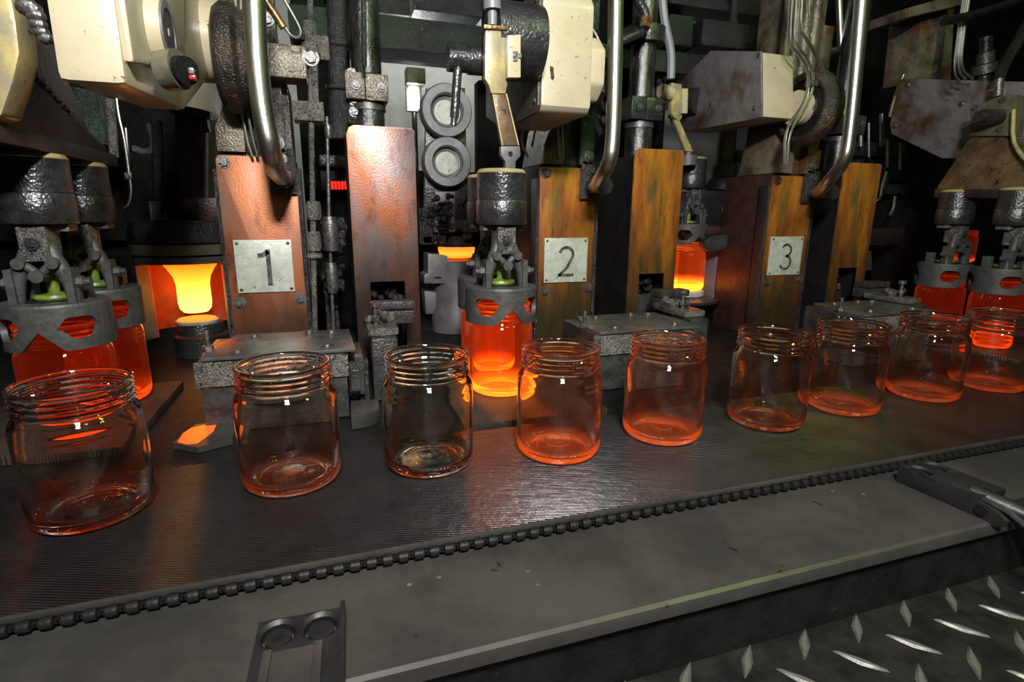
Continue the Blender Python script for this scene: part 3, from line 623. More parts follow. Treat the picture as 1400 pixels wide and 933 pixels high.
bundle('thin_cable', [[(785, 20), (800, 40), (812, 62), (830, 95)], [(780, 12), (806, 32), (822, 60), (832, 96)]], .84, .0022, 'two thin cables with a sleeve between the cream gearbox and the middle pipe', [(812, 822, 66)], 'steel')
bundle('hanging_wire', [[(150, -60), (156, 90), (160, 150), (170, 190), (176, 235), (180, 262), (176, 280), (168, 284)]], 1.0, .0022, 'thin bent wire hanging left of the open mould', [(170, 180, 240)])
bundle('grey_hose', [[(905, -10), (908, 30), (918, 70), (917, 108)]], .98, .008, 'grey hose running down to the yellow strap of the third gearbox', m='cable')
bundle('black_hose', [[(1412, 20), (1390, 60), (1372, 90), (1366, 108)]], .80, .010, 'black hose bending down to the hanging block at the upper right', m='dark')
bundle('overhead_hose', [[(1290, 30), (1340, 18), (1410, -5)]], .84, .008, 'dark hose crossing the top right corner', m='dark')
bundle('side_wire', [[(1252, 75), (1235, 100), (1222, 135), (1216, 160)]], 1.05, .003, 'short bright wire bending down left of the stained cover plate', m='steel')
bundle('small_linkage', [[(566+150, 175), (712, 195), (722, 215)], [(722, 180), (735, 165), (727, 200)]], .9, .0025, 'thin bright linkage wires beside the yellow strap', m='steel')

# ------------------------------------------------------------------ gear housings (swinging arms)
# housing 1, far left, cream
A1 = thing('takeout_gearbox', (-.2, .68, .346), 'large cream gearbox at the upper left with a round dark cap', 'gearbox', 'gearboxes swinging the tongs')
XA = P(174, 116, .52).x
MB().prism([(PX(a, b, XA).y, PX(a, b, XA).z) for a, b in ((174, 117), (254, 151), (292, 100), (292, -60), (150, -60))], P(78, 112, .52).x, XA, 'x').build('housing', 'cream', A1, bevel=.007)
MB().prism([(PX(a, b, XA+.004).y, PX(a, b, XA+.004).z) for a, b in ((180, 86), (208, 90), (250, 60), (250, -60), (158, -60))], XA-.002, XA+.006, 'x').build('side_bulge', 'cream', A1, bevel=.004)
h2 = PX(229, 45, XA+.016); hc = h2-Vector((.022, 0, 0))
MB().cyl(hc, h2, .034, .0255, n=40).build('hub', 'cream', A1)
MB().lathe(h2, [(.0195, 0), (.0256, 0), (.0256, .002), (.0195, .002)], 40, 'x', closed=True).build('cap_rim', 'mould', A1)
h = MB().cyl(h2, h2+Vector((.0012, 0, 0)), .0196, n=40).build('round_cap', 'dark', A1)
MB().box(h2.x+.0012, h2.x+.0018, h2.y-.003, h2.y+.003, h2.z-.003, h2.z+.003).build('size_mark', 'plate', h)
MB().cyl((-.20, .90, .475), (-.118, .90, .475), .052, n=40).build('shaft_tube', 'cream', A1)
MB().cyl((-.21, .86, .47), (-.175, .86, .47), .043, n=30).build('shaft_flange', 'plate', A1)
MB().cyl(P(224, 97, .585), P(246, 95, .58), .0165, n=30).build('olive_ring', 'olive', A1)
s = MB().cyl(P(246, 96, .578), P(256, 97, .572), .0115, n=30).build('black_cap', 'dark', A1)
MB().pbox(257, 92, 265, 101, .564, .008).build('square_nut', 'chrome', s, bevel=.001)
MB().pbox(258, 102, 267, 108, .564, .008).build('red_tag', 'red', s, bevel=.001)
# rope of grime blobs at the housing edge
for i, (px, py) in enumerate(((37, 10), (44, 14), (49, 22), (52, 34), (56, 44), (62, 52))):
    MB().ball(P(px, py, .535), .0065-.0004*i, 8, 6, (1.2, 1, 1)).build('seam_lump', 'chrome', A1)
# funnel-shaped head over the left tongs
H1 = thing('wedge_hanger', (-.30, .75, .305), 'dark oil-blackened wedge-shaped hanger over the two left tongs', 'hanger', 'hangers over tongs pairs')
MB().prism([(.615, .322), (.885, .322), (.885, .330), (.835, .345), (.770, .43), (.735, .475), (.735, .52), (.60, .52), (.60, .46), (.615, .40)], -.318, -.272, 'x').build('wedge', 'brownd', H1, bevel=.003)
MB().box(-.328, -.264, .60, .892, .307, .3225).build('base_bar', 'brownd', H1, bevel=.002)
lm = MB()
for i in range(14): lm.ball((-.2715, .70+i*.0065, .385-.0022*i+random.random()*.003), .0024+random.random()*.0014, 6, 4)
lm.build('cast_lettering_relief', 'brownd', H1)
MB().pprism([(-40, -20), (12, -20), (22, 30), (27, 72), (18, 112), (2, 158), (-40, 170)], .60, .035).build('front_lobe', 'yellow', H1, bevel=.004)
# housing 2, centre
def housing(root, X0, X1, poly, bodym, sidem):
    MB().prism(poly, X0+.004, X1, 'x').build('housing', bodym, root, bevel=.006)
    cy = sum(p[0] for p in poly)/len(poly); cz = sum(p[1] for p in poly)/len(poly)
    q = [(cy+(p[0]-cy)*1.01, cz+(p[1]-cz)*1.01) for p in poly]
    return MB().prism(q, X0-.001, X0+.004, 'x').build('side_cover', sidem, root, bevel=.0012)
A2 = thing('takeout_gearbox', (.32, .86, .39), 'cream-fronted gearbox in the centre with a small red-brown scratch', 'gearbox', 'gearboxes swinging the tongs')
polyA = [(.741, .395), (.741, .525), (.752, .540), (.93, .540), (1.00, .52), (1.00, .42), (.90, .385), (.752, .387)]
sc_ = housing(A2, .281, .361, polyA, 'cream', 'creamd')
for y, z in ((.752, .527), (.752, .402), (.86, .530), (.88, .395)): MB().ball((.2795, y, z), .004, 10, 6, (.5, 1, 1)).build('screw', 'chrome', sc_)
MB().pprism([(752, 90), (757, 92), (757, 99), (758, 106), (756, 110), (753, 107), (753, 100), (752, 96)], .7405, .0008).build('red_scratch', 'redbrown', A2)
gl = MB()
for i in range(12):
    c = P(732+random.random()*6, 70+i*1.9, .738); gl.ball(c, .0018+random.random()*.002, 6, 4, (1.8, 1, .8))
gl.build('grime_splash', 'chrome', A2)
MB().prism([(.77, .41), (.75, .43), (.75, .475), (.77, .495), (.81, .495), (.83, .475), (.83, .43), (.81, .41)], .362, .385, 'x').build('end_cap', 'cream', A2, bevel=.004)
MB().cyl((.385, .79, .452), (.43, .90, .452), .03, n=24).build('stub_shaft', 'grease', A2)
B2 = thing('strap_hanger', (.21, .72, .31), 'yellow-grey bent strap hanging from a dark disc beside the cream gearbox', 'hanger', 'yellow strap hangers')
MB().cyl((.215, .745, .470), (.279, .745, .470), .046, n=40).build('pivot_disc', 'castd', B2)
MB().pprism([(694, 48), (712, 47), (712, 106), (694, 106)], .69, .012).build('cream_block', 'cream', B2, bevel=.001)
MB().pprism([(702, 70), (708, 70), (708, 73), (713, 73), (713, 79), (708, 79), (708, 83), (702, 83)], .688, .003).build('key_slot', 'chrome', B2)
MB().pprism([(664, 33), (693, 37), (694, 116), (691, 128), (672, 128), (668, 116), (663, 108)], .70, .012).build('upper_strap', 'yellow', B2, bevel=.0015)
MB().pprism([(662, 33), (695, 36), (695, 41), (662, 39)], .697, .017).build('strap_lip', 'brass', B2, bevel=.0006)
MB().pprism([(674, 129), (692, 128), (709, 199), (686, 199)], .702, .008).build('lower_strap', 'brownf', B2, bevel=.001)
for a, b in (((674, 129), (687, 199)), ((692, 128), (709, 199))): MB().tube([P(*a, .700), P(*b, .700)], .0011, 6).build('strap_edge', 'yellow', B2)
cl = MB().pprism([(685, 200), (711, 200), (712, 213), (705, 221), (705, 230), (691, 230), (691, 221), (685, 213)], .70, .010).build('clevis', 'mould', B2, bevel=.001)
MB().cyl(P(698, 210, .700), P(698, 210, .698), .003, n=14).build('cap_hole', 'dark', cl)
MB().cyl(P(612, 80, .74), P(662, 84, .74), .0155, n=30).cyl(P(640, 82, .74), P(664, 84, .74), .0175, n=30).build('cross_shaft', 'castd', B2)
MB().cyl(P(626, 92, .735), P(621, 160, .735), .0058, n=14).cyl(P(621, 158, .735), P(620, 172, .735), .004, n=10).build('lever_handle', 'castd', B2)
MB().cyl(P(672, -8, .71), P(673, 14, .71), .011, n=18).cyl(P(673, 12, .71), P(673, 35, .71), .006, n=14).build('feed_tube', 'cable', B2)
# housing 3
A3 = thing('takeout_gearbox', (.84, .98, .39), 'grey flat-sided gearbox with an oil-brown stain left of the round boss', 'gearbox', 'gearboxes swinging the tongs')
poly3 = [(.846, .392), (.846, .528), (.99, .530), (1.10, .470), (1.125, .455), (1.125, .372), (1.05, .372)]
pz = lambda pts, X: [(PX(a, b, X).y, PX(a, b, X).z) for a, b in pts]
poly3 = pz([(1040, 71), (1041, 160), (1028, 163), (930, 181), (925, 150), (930, 112), (972, 70)], .80)
s3 = housing(A3, .80, .880, poly3, 'cream', 'plate')
for px, py in ((1037, 76), (1031, 148), (972, 142)):
    c = PX(px, py, .799); MB().ball(c, .005, 10, 6, (.5, 1, 1)).build('screw', 'chrome', s3)
MB().cyl((.876, .90, .455), (.905, .90, .455), .032, n=30).build('end_cap', 'cream', A3)
B3 = thing('strap_hanger', P(940, 225, 1.09), 'narrow yellow strap hanging at the far end of the stained grey gearbox', 'hanger', 'yellow strap hangers')
Yb = 1.07
MB().pprism([(918, 113), (932, 115), (933, 160), (929, 166), (921, 160), (918, 155)], Yb, .012).build('upper_strap', 'yellow', B3, bevel=.001)
MB().pprism([(921, 163), (930, 166), (948, 207), (938, 207)], Yb, .010).build('lower_strap', 'yellow', B3, bevel=.001)
MB().pprism([(933, 121), (941, 121), (940, 155), (933, 155)], Yb-.01, .03).build('cream_block', 'cream', B3, bevel=.001)
MB().cyl(PX(942, 138, .79), PX(955, 138, .80), .028, n=28).build('pivot_disc', 'castd', B3)
MB().cyl(P(903, 124, Yb), P(918, 128, Yb), .014, n=20).build('cross_shaft', 'cream', B3)
MB().cyl(P(941, 207, Yb+.01), P(941, 214, Yb+.01), .008, n=14).cyl(P(940, 213, Yb+.02), P(940, 226, Yb+.02), .021, n=24).build('clevis', 'mould', B3)
# housing 4
A4 = thing('takeout_gearbox', (1.36, .85, .40), 'broad flat grey cover plate of the rightmost gearbox with oil stains', 'gearbox', 'gearboxes swinging the tongs')
poly4 = pz([(1228, 110), (1238, 108), (1420, 113), (1420, 218), (1340, 216), (1288, 216), (1220, 183), (1218, 170)], 1.32)
s4 = housing(A4, 1.32, 1.40, poly4, 'cream', 'plate')
for px, py in ((1241, 116), (1219+4, 172), (1314, 142)):
    MB().ball(PX(px, py, 1.319), .0065, 10, 6, (.5, 1, 1)).build('screw', 'chrome', s4)
H4 = thing('wedge_hanger', (1.262, .77, .305), 'brown oily wedge-shaped hanger with a flanged block over the right tongs', 'hanger', 'hangers over tongs pairs')
X4 = 1.262
MB().xprism([(1326, 188), (1372, 188), (1386, 192), (1420, 215), (1420, 262), (1279, 262), (1281, 256)], X4-.015, .05).build('wedge', 'brownf', H4, bevel=.003)
MB().xprism([(1278, 258), (1420, 260), (1420, 272), (1276, 270)], X4-.022, .06).build('base_bar', 'brownd', H4, bevel=.002)
bl = MB().xprism([(1326, 148), (1375, 128), (1390, 130), (1384, 186), (1326, 186)], X4-.02, .03).build('flange_block', 'olive', H4, bevel=.002)
MB().cyl(PX(1342, 160, X4-.055), PX(1368, 160, X4-.02), .014, n=24).cyl(PX(1336, 160, X4-.065), PX(1344, 160, X4-.055), .011, n=24).build('barrel', 'castd', H4)
for px, py in ((1333, 147), (1371, 136), (1367, 176)): MB().cyl(PX(px, py, X4-.021), PX(px, py, X4-.0225), .0055, n=14).build('bolt_hole', 'dark', bl)
MB().cyl(PX(1366, 108, X4), PX(1364, 132, X4), .008, n=14).build('hose_stub', 'chrome', H4)
MB().tube([PX(1386, 150, X4-.03), PX(1384, 190, X4-.03), PX(1394, 210, X4-.03), PX(1410, 226, X4-.03)], .0035, 8, 1).build('yellow_edge', 'yellow', H4)

# ------------------------------------------------------------------ low machine bed, blocks, dead plates
bed = thing('machine_bed', (.7, 1.3, -.074), 'black machine bed behind the conveyor under the columns', 'machine bed')
MB().box(-1.2, 2.9, .585, 2.0, -.074, -.012).build('bed_body', 'dark', bed)
MB().box(-1.2, 2.9, .583, .592, -.012, -.006).build('front_rail', 'deck', bed, bevel=.001)
def dead(n, x0, x1, y0, y1, label, m='knurl'):
    tag(MB().box(x0, x1, y0, y1, -.011, 0).build('dead_plate', m, bevel=.0008), label, 'plate', 'knurled plates under the hot jars')
dead(2, .15, .335, .600, .90, 'knurled metal plate lit orange under the middle hot jars')
dead(1, -.42, -.225, .66, .90, 'knurled plate under the red-hot jars at the left')
dead(4, 1.18, 1.40, .600, .90, 'knurled plate under the rightmost hot jars')
tag(MB().prism([(PZ(x, y, -.004).x, PZ(x, y, -.004).y) for x, y in ((236, 606), (268, 580), (325, 576), (318, 600), (270, 612))], -.011, -.004, 'z').build('drip_tray', 'deck'), 'small flat tray lit bright orange below the left bolted block', 'tray')
def blockunit(n, dx, label, tw=0):
    ox = (n-1)*PITCHX; x0, x1 = ox-.162, ox+.022; y0, y1 = .695, .82; zt = .082
    g = thing('bolted_block', (ox-.07, .75, -.0109), label, 'machine block', 'bolted blocks in front of the columns')
    MB().box(x0+.004, x1-.012, y0+.004, y1, -.010, zt-.004).build('body', 'block', g, bevel=.002)
    MB().box(x0, x1-.010, y0, y0+.005, zt-.036, zt-.006).build('front_strip', 'grit', g, bevel=.001)
    MB().prism([(x0+.010, y0), (x1, y0), (x1-.004, y1), (x0+.03, y1+.004), (x0+.024, y1-.02), (x0+.006, y0+.03)], zt-.004, zt, 'z').build('cover_plate', 'blocktop', g, bevel=.0006)
    for bx_, by_ in ((.045, .02), (.055, .105), (.125, .112), (.15, .02), (.155, .105)):
        MB().cyl((x0+bx_, y0+by_, zt), (x0+bx_, y0+by_, zt+.0035), .0058, .0050, n=18).cyl((x0+bx_, y0+by_, zt), (x0+bx_, y0+by_, zt+.001), .0085, n=18).build('bolt', 'chrome', g)
    MB().cyl((x0+.008, y0+.05, .06), (x0+.008, y0+.05, .105), .003, n=10).cyl((x0+.008, y0+.05, .08), (x0+.008, y0+.05, .086), .0065, n=6).build('stud', 'chrome', g)
    for zz, xx in ((.045, .012), (.012, .018)): MB().cyl((x0+xx, y0+.0042, zz), (x0+xx, y0+.0025, zz), .003, n=12).build('dowel', 'chrome', g)
    MB().box(x1-.010, x1+.010, y0+.03, y1-.02, .01, .066).box(x1-.008, x1+.004, y0+.015, y0+.03, .02, .05).build('side_slide', 'block', g, bevel=.002)
    return g
blockunit(1, 0, 'grey bolted block with a screwed cover behind the second jar')
blockunit(2, 0, 'bolted block with a flat greenish cover behind the fourth and fifth jars')
blockunit(3, 0, 'bolted block with a screwed cover behind the seventh jar')
def latch(n, label):
    ox = (n-1)*PITCHX; g = thing('latch_block', (ox+.072, .82, -.0109), label, 'latch', 'latch blocks with set screws')
    x = ox+.045
    MB().box(x, x+.036, .75, .80, -.010, .080).build('post', 'block', g, bevel=.003)
    MB().box(x-.004, x+.040, .765, .86, .080, .092).build('head', 'grit', g, bevel=.004)
    MB().cyl((x+.010, .79, .09), (x+.010, .79, .125), .0035, n=10).cyl((x+.010, .79, .098), (x+.010, .79, .105), .0065, n=6).cyl((x+.010, .79, .118), (x+.010, .79, .125), .0072, n=16).build('set_screw', 'chrome', g)
    MB().box(x+.012, x+.075, .86, .90, .078, .098).box(x+.012, x+.078, .865, .895, .100, .112).build('slide_bar', 'block', g, bevel=.001)
    bb = MB()
    for k in range(12): bb.ball((x+.0+random.random()*.036, .80+random.random()*.03, .095+random.random()*.008), .004+random.random()*.004, 6, 5)
    b = bb.build('grease_lumps', 'grit', g); b['kind'] = 'stuff'
    MB().box(x-.02, x-.006, .74, .79, -.01, .055).build('side_rail', 'grease', g, bevel=.003)
latch(1, 'greasy latch block with a vertical set screw behind the third jar')
latch(2, 'greasy latch block with a vertical set screw between the fifth and sixth jars')
latch(3, 'greasy latch block with a set screw behind the rightmost jars')
tag(MB().prism([(PZ(x, y, .004).x, PZ(x, y, .004).y) for x, y in ((480, 552), (517, 549), (519, 563), (505, 569), (480, 573))], -.0109, .008, 'z').build('loose_wedge', 'deck', bevel=.001), 'small flat metal wedge lying left of the third jar', 'wedge')

# ------------------------------------------------------------------ moulds and glowing glass
# open mould 1 with the molten parison
mo = thing('blow_mould', (-.24, 1.12, -.0109), 'open grey mould with a glowing molten blank, left of plate 1', 'mould', 'moulds behind the columns')
Ym = 1.06
MB().lathe((P(256, 330, 1.12).x, 1.12, 0), [(.05, P(256, 330, 1.12).z), (.086, P(256, 330, 1.12).z), (.090, P(256, 322, 1.12).z), (.084, P(256, 304, 1.12).z), (.05, P(256, 304, 1.12).z)], 40).build('top_housing', 'grease', mo)
cxm = P(256, 340, 1.12).x
MB().lathe((cxm, 1.12, 0), [(.05, P(256, 345, 1.12).z), (.089, P(256, 345, 1.12).z), (.089, P(256, 332, 1.12).z), (.05, P(256, 332, 1.12).z)], 48).build('neck_ring', 'olive', mo)
MB().lathe((cxm, 1.12, 0), [(.03, P(256, 357, 1.12).z), (.084, P(256, 357, 1.12).z), (.084, P(256, 348, 1.12).z), (.03, P(256, 348, 1.12).z)], 48).build('lower_ring', 'olive', mo)
z0, z1 = P(260, 455, 1.12).z, P(260, 359, 1.12).z
def half(mb, cx, cy, ri, ro, a0, a1, z0, z1, n=16):
    vs = []; fs = []
    for i in range(n+1):
        t = math.radians(a0+(a1-a0)*i/n)
        for r, z in ((ri, z0), (ro, z0), (ro, z1), (ri, z1)): vs.append((cx+r*math.cos(t), cy+r*math.sin(t), z))
    for i in range(n):
        for k in range(4): a = 4*i+k; b = 4*i+(k+1) % 4; fs.append((a, b, b+4, a+4))
    fs += [(0, 3, 2, 1), (4*n, 4*n+1, 4*n+2, 4*n+3)]; return mb.add(vs, fs)
half(MB(), cxm+.045, 1.13, .048, .075, -75, 75, z0, z1).build('mould_half', 'mould', mo)
half(MB(), cxm-.030, 1.14, .055, .080, 95, 240, z0, z1).build('mould_half', 'mould', mo)
half(MB(), cxm-.030, 1.14, .052, .0548, 95, 240, z0, z1).build('cavity_liner', 'cavity', mo)
half(MB(), cxm-.0, 1.17, .070, .075, 20, 170, z0, z1).build('back_shield', 'cavity', mo)
MB().lathe((cxm+.006, 1.12, 0), [(.02, -.0109), (.045, -.0109), (.045, z0-.004), (.040, z0), (.038, P(262, 441, 1.12).z), (.02, P(262, 441, 1.12).z)], 36).build('mould_bottom', 'castd', mo)
PAR = emit_mat('molten_glass', [(0, (1, .50, .09)), (.35, (1, .38, .05)), (.6, (1, .20, .012)), (.85, (.8, .09, .003)), (1, (.6, .05, .001))], 0, .10)
PAR.node_tree.nodes['Principled BSDF'].inputs['Emission Strength'].default_value = 4.5
pc = P(265, 398, 1.12); zb = P(265, 427, 1.12).z; ztp = P(265, 358, 1.12).z; hh = ztp-zb
tag(MB().lathe((pc.x, 1.12, zb), [(.010, 0), (.020, .0015), (.0255, .008), (.0275, .02), (.0270, hh*.55), (.030, hh*.72), (.038, hh*.88), (.046, hh)], 40).build('molten_parison', PAR), 'yellow-white molten glass blank hanging in the open mould left of plate 1', 'molten glass', 'glowing glass blanks')
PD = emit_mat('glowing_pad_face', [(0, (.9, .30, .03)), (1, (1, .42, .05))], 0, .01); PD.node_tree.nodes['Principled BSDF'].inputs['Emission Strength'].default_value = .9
z = P(264, 440, 1.12).z
pdo = thing('round_pad', (pc.x, 1.12, z-.006), 'round gritty pad glowing orange under the molten blank', 'pad')
MB().lathe((pc.x, 1.12, z), [(.012, -.004), (.034, -.004), (.036, -.001), (.036, .0035), (.034, .0045), (.012, .0045)], 36).build('pad_body', 'pad', pdo)
MB().cyl((pc.x, 1.12, z+.0045), (pc.x, 1.12, z+.007), .0325, .031, n=36).build('glowing_face', PD, pdo)
# mould 2 behind the middle tongs
m2 = thing('blow_mould', (P(622, 400, 1.2).x, 1.2, -.0109), 'grey cylindrical mould with a glowing yellow gap on top, left of the middle tongs', 'mould', 'moulds behind the columns')
x2 = P(625, 400, 1.2).x; zt2 = P(622, 355, 1.2).z
MB().lathe((x2, 1.2, 0), [(.03, -.0109), (.058, -.0109), (.058, P(622, 424, 1.2).z), (.052, P(622, 418, 1.2).z), (.052, zt2-.004), (.048, zt2), (.03, zt2)], 40).build('mould_barrel', 'mould', m2)
MB().pprism([(585, 347), (612, 350), (612, 388), (580, 388), (580, 376), (585, 374)], 1.16, .06).build('hinge_lug', 'mould', m2, bevel=.002)
MB().pprism([(580, 398), (600, 400), (603, 430), (582, 430)], 1.19, .05).build('lower_lug', 'mould', m2, bevel=.004)
MB().box(P(595, 379, 1.158).x, P(603, 379, 1.158).x, 1.157, 1.161, P(600, 380.5, 1.158).z, P(600, 378.5, 1.158).z).build('slot', 'dark', m2)
MB().lathe((x2, 1.2, 0), [(.010, P(622, 337, 1.2).z+.022), (.016, P(622, 337, 1.2).z+.018), (.022, P(622, 337, 1.2).z+.006), (.042, P(622, 337, 1.2).z+.003), (.042, P(622, 337, 1.2).z), (.010, P(622, 337, 1.2).z)], 32).build('plunger_head', 'brownd', m2)
PK = emit_mat('glowing_ring_glass', [(0, (1, .12, .006)), (.5, (1, .26, .02)), (1, (1, .14, .01))], 0, .02); PK.node_tree.nodes['Principled BSDF'].inputs['Emission Strength'].default_value = 2.6
tag(MB().lathe((x2, 1.2, 0), [(.02, P(622, 352, 1.2).z), (.032, P(622, 352, 1.2).z), (.037, P(622, 348, 1.2).z), (.040, P(622, 344, 1.2).z), (.041, P(622, 338.5, 1.2).z), (.02, P(622, 338.5, 1.2).z)], 40).build('molten_ring', PK), 'yellow-orange glowing glass ring on the grey mould left of the middle tongs', 'molten glass', 'glowing glass blanks')
# mould 3
m3 = thing('blow_mould', (P(985, 380, 1.15).x, 1.15, -.0109), 'violet-grey mould half right of the bright orange jar', 'mould', 'moulds behind the columns')
x3 = P(972, 380, 1.15).x; zt3 = P(980, 343, 1.15).z; zb3 = P(980, 402, 1.15).z
half(MB(), x3+.035, 1.17, .050, .078, 150, 330, zb3, zt3).build('mould_half', 'mouldv', m3)
half(MB(), x3+.035, 1.17, .045, .086, 150, 320, zb3-.010, zb3+.004).build('base_flange', 'mouldv', m3)
MB().pprism([(999, 342), (1012, 344), (1008, 408), (993, 404), (996, 380)], 1.08, .05).build('closing_lip', 'mouldv', m3, bevel=.003)
MB().pprism([(1008, 343), (1016, 343), (1014, 408), (1005, 410)], 1.07, .03).build('lip_edge', 'mould', m3, bevel=.002)
MB().box(x3-.02, x3+.08, 1.1, 1.2, -.0109, zb3-.012).build('mould_stand', 'dark', m3)
p3 = thing('round_pad', (.818, 1.125, -.0109), 'pale gritty round pad under the bright orange jar between plates 2 and 3', 'pad')
MB().lathe((.818, 1.125, 0), [(.02, .058), (.046, .058), (.048, .060), (.048, .069), (.046, .0715), (.02, .0715)], 36).build('pad_body', 'pad', p3)
MB().lathe((.818, 1.125, 0), [(.02, -.0109), (.04, -.0109), (.04, .046), (.085, .046), (.085, .052), (.05, .058), (.02, .058)], 36).build('pedestal', 'castd', p3)
tr = thing('oxide_tray', P(990, 345, 1.12), 'red-brown greasy casting arm above the violet-grey mould', 'machine casting')
MB().pprism([(962, 311), (1030, 307), (1030, 316), (962, 321)], 1.10, .08).build('tray_edge', 'redbrown', tr, bevel=.002)
MB().pprism([(960, 331), (975, 322), (1030, 318), (1030, 338), (995, 341), (972, 345), (962, 339)], 1.07, .06).build('arm', 'grease', tr, bevel=.004)
MB().cyl(P(988, 312, 1.11), P(988, 283, 1.11), .0025, n=10).build('pin', 'chrome', tr)
MB().pprism([(992, 308), (1008, 296), (1024, 282), (1030, 308)], 1.13, .03).build('gusset', 'grit', tr, bevel=.002)
pg = thing('plunger_unit', P(993, 262, 1.3), 'black hanging plunger cylinder with a wide foot, left of column 3', 'plunger')
cpl = P(993, 200, 1.3)
zz = lambda y, x=993: P(x, y, 1.3).z
MB().cyl((cpl.x, 1.3, zz(222)), (cpl.x, 1.3, zz(176)), .024, n=24).build('barrel', 'grease', pg)
MB().lathe((cpl.x, 1.3, 0), [(.01, zz(243)), (.030, zz(243)), (.033, zz(238)), (.033, zz(228)), (.028, zz(223)), (.01, zz(223))], 28).build('collar', 'grease', pg)
MB().lathe((cpl.x, 1.3, 0), [(.01, zz(260)), (.046, zz(260)), (.046, zz(254)), (.036, zz(244)), (.01, zz(244))], 32).build('foot', 'dark', pg)
MB().cyl((cpl.x, 1.32, zz(176)), (cpl.x, 1.32, 1.0), .012, n=14).build('hanging_rod', 'grease', pg)
MB().pbox(1008, 205, 1028, 222, 1.28, .04).build('side_arm', 'grease', pg, bevel=.003)

# ring gauge stand in the centre background
rg = thing('ring_holder', P(608, 300, 1.35), 'dark stand with two grey round rings one above the other, left of the yellow strap', 'ring holder')
MB().pprism([(583, 120), (636, 120), (640, 300), (580, 300)], 1.37, .02).build('back_plate', 'castd', rg, bevel=.002)
for (px, py, r, k) in ((610, 152, .060, 0), (611, 222, .058, 1)):
    c = P(px, py, 1.34)
    MB().lathe((c.x, 1.345, c.z), [(r*.60, -.012), (r*.66, -.018), (r*.95, -.018), (r, -.012), (r, .02), (r*.60, .02)], 40, 'y', closed=True).build('ring', 'ringm', rg)
    rd_ = MB().cyl((c.x, 1.364, c.z), (c.x, 1.350, c.z), r*.60, n=36).build('ring_disc', 'sign', rg)
    MB().lathe((c.x, 1.350, c.z), [(r*.46, -.004), (r*.52, -.005), (r*.56, -.003), (r*.56, .001), (r*.46, .001)], 36, 'y', closed=True).build('inner_ring', 'ringm', rd_)
MB().pprism([(595, 262), (622, 262), (622, 318), (614, 318), (612, 280), (602, 280), (600, 318), (593, 318)], 1.33, .015).build('fork_bracket', 'mould', rg, bevel=.002)
sp = MB()
for i in range(9): sp.lathe(P(606, 278+i*5, 1.32), [(.010, -.003), (.014, 0), (.010, .003)], 14)
sp.build('spring_stack', 'grease', rg)
# indicator slots behind guard 1
ri = thing('heater_box', P(462, 262, 1.25), 'black box with a row of glowing red slots between plate 1 and the pinkish guard', 'heater')
MB().pbox(438, 228, 484, 262, 1.25, .10).build('box_body', 'dark', ri, bevel=.002)
for i in range(6): MB().pbox(448+i*4.6, 248, 451.4+i*4.6, 259, 1.246, .006).build('red_slot', 'glow_red', ri)
MB().pbox(436, 212, 486, 228, 1.22, .12).build('top_flange', 'castd', ri, bevel=.004)
# ------------------------------------------------------------------ background machinery
def bg(name, label, cat, parts):
    first = parts[0]; t = thing(name, P(first[1], first[4], first[5]+first[6]/2), label, cat)
    for nm, a, b, c_, d, Y, dp, m in parts:
        mb = MB().pbox(a, b, c_, d, Y, dp); mb.v = [(x, y, max(z, -.0115)) for x, y, z in mb.v]; mb.build(nm, m, t, bevel=.003)
    return t
bg('cross_beam', 'green-black horizontal beam across the top behind the first ram', 'beam', [('beam', 395, 20, 668, 66, 1.25, .12, 'grease_green'), ('upper_block', 440, -30, 560, 14, 1.3, .1, 'grease'), ('upper_block', 565, -30, 660, 18, 1.3, .1, 'grease')])
bg('cross_beam', 'black beam with green grime across the top right of the middle pipe', 'beam', [('beam', 800, 68, 1010, 98, 1.3, .12, 'grease_green'), ('upper_block', 915, 20, 948, 62, 1.28, .1, 'grease_green'), ('upper_block', 960, 30, 1040, 66, 1.28, .1, 'grease'), ('top_beam', 860, -40, 1080, 12, 1.35, .1, 'grease')])
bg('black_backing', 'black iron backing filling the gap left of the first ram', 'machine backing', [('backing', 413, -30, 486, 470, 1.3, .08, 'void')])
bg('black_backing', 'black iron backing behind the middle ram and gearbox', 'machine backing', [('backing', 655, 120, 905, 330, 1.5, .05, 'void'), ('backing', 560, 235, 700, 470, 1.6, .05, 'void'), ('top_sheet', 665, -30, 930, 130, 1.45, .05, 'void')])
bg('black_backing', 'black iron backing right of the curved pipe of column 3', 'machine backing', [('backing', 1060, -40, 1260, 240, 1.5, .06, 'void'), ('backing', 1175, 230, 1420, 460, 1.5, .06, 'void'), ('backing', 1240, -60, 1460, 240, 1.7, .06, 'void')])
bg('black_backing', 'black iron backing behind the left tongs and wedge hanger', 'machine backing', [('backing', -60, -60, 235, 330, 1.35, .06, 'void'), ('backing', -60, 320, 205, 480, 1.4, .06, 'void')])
bg('low_backing', 'dark low casting behind the violet-grey mould', 'machine backing', [('backing', 900, 345, 1060, 470, 1.4, .06, 'void')])
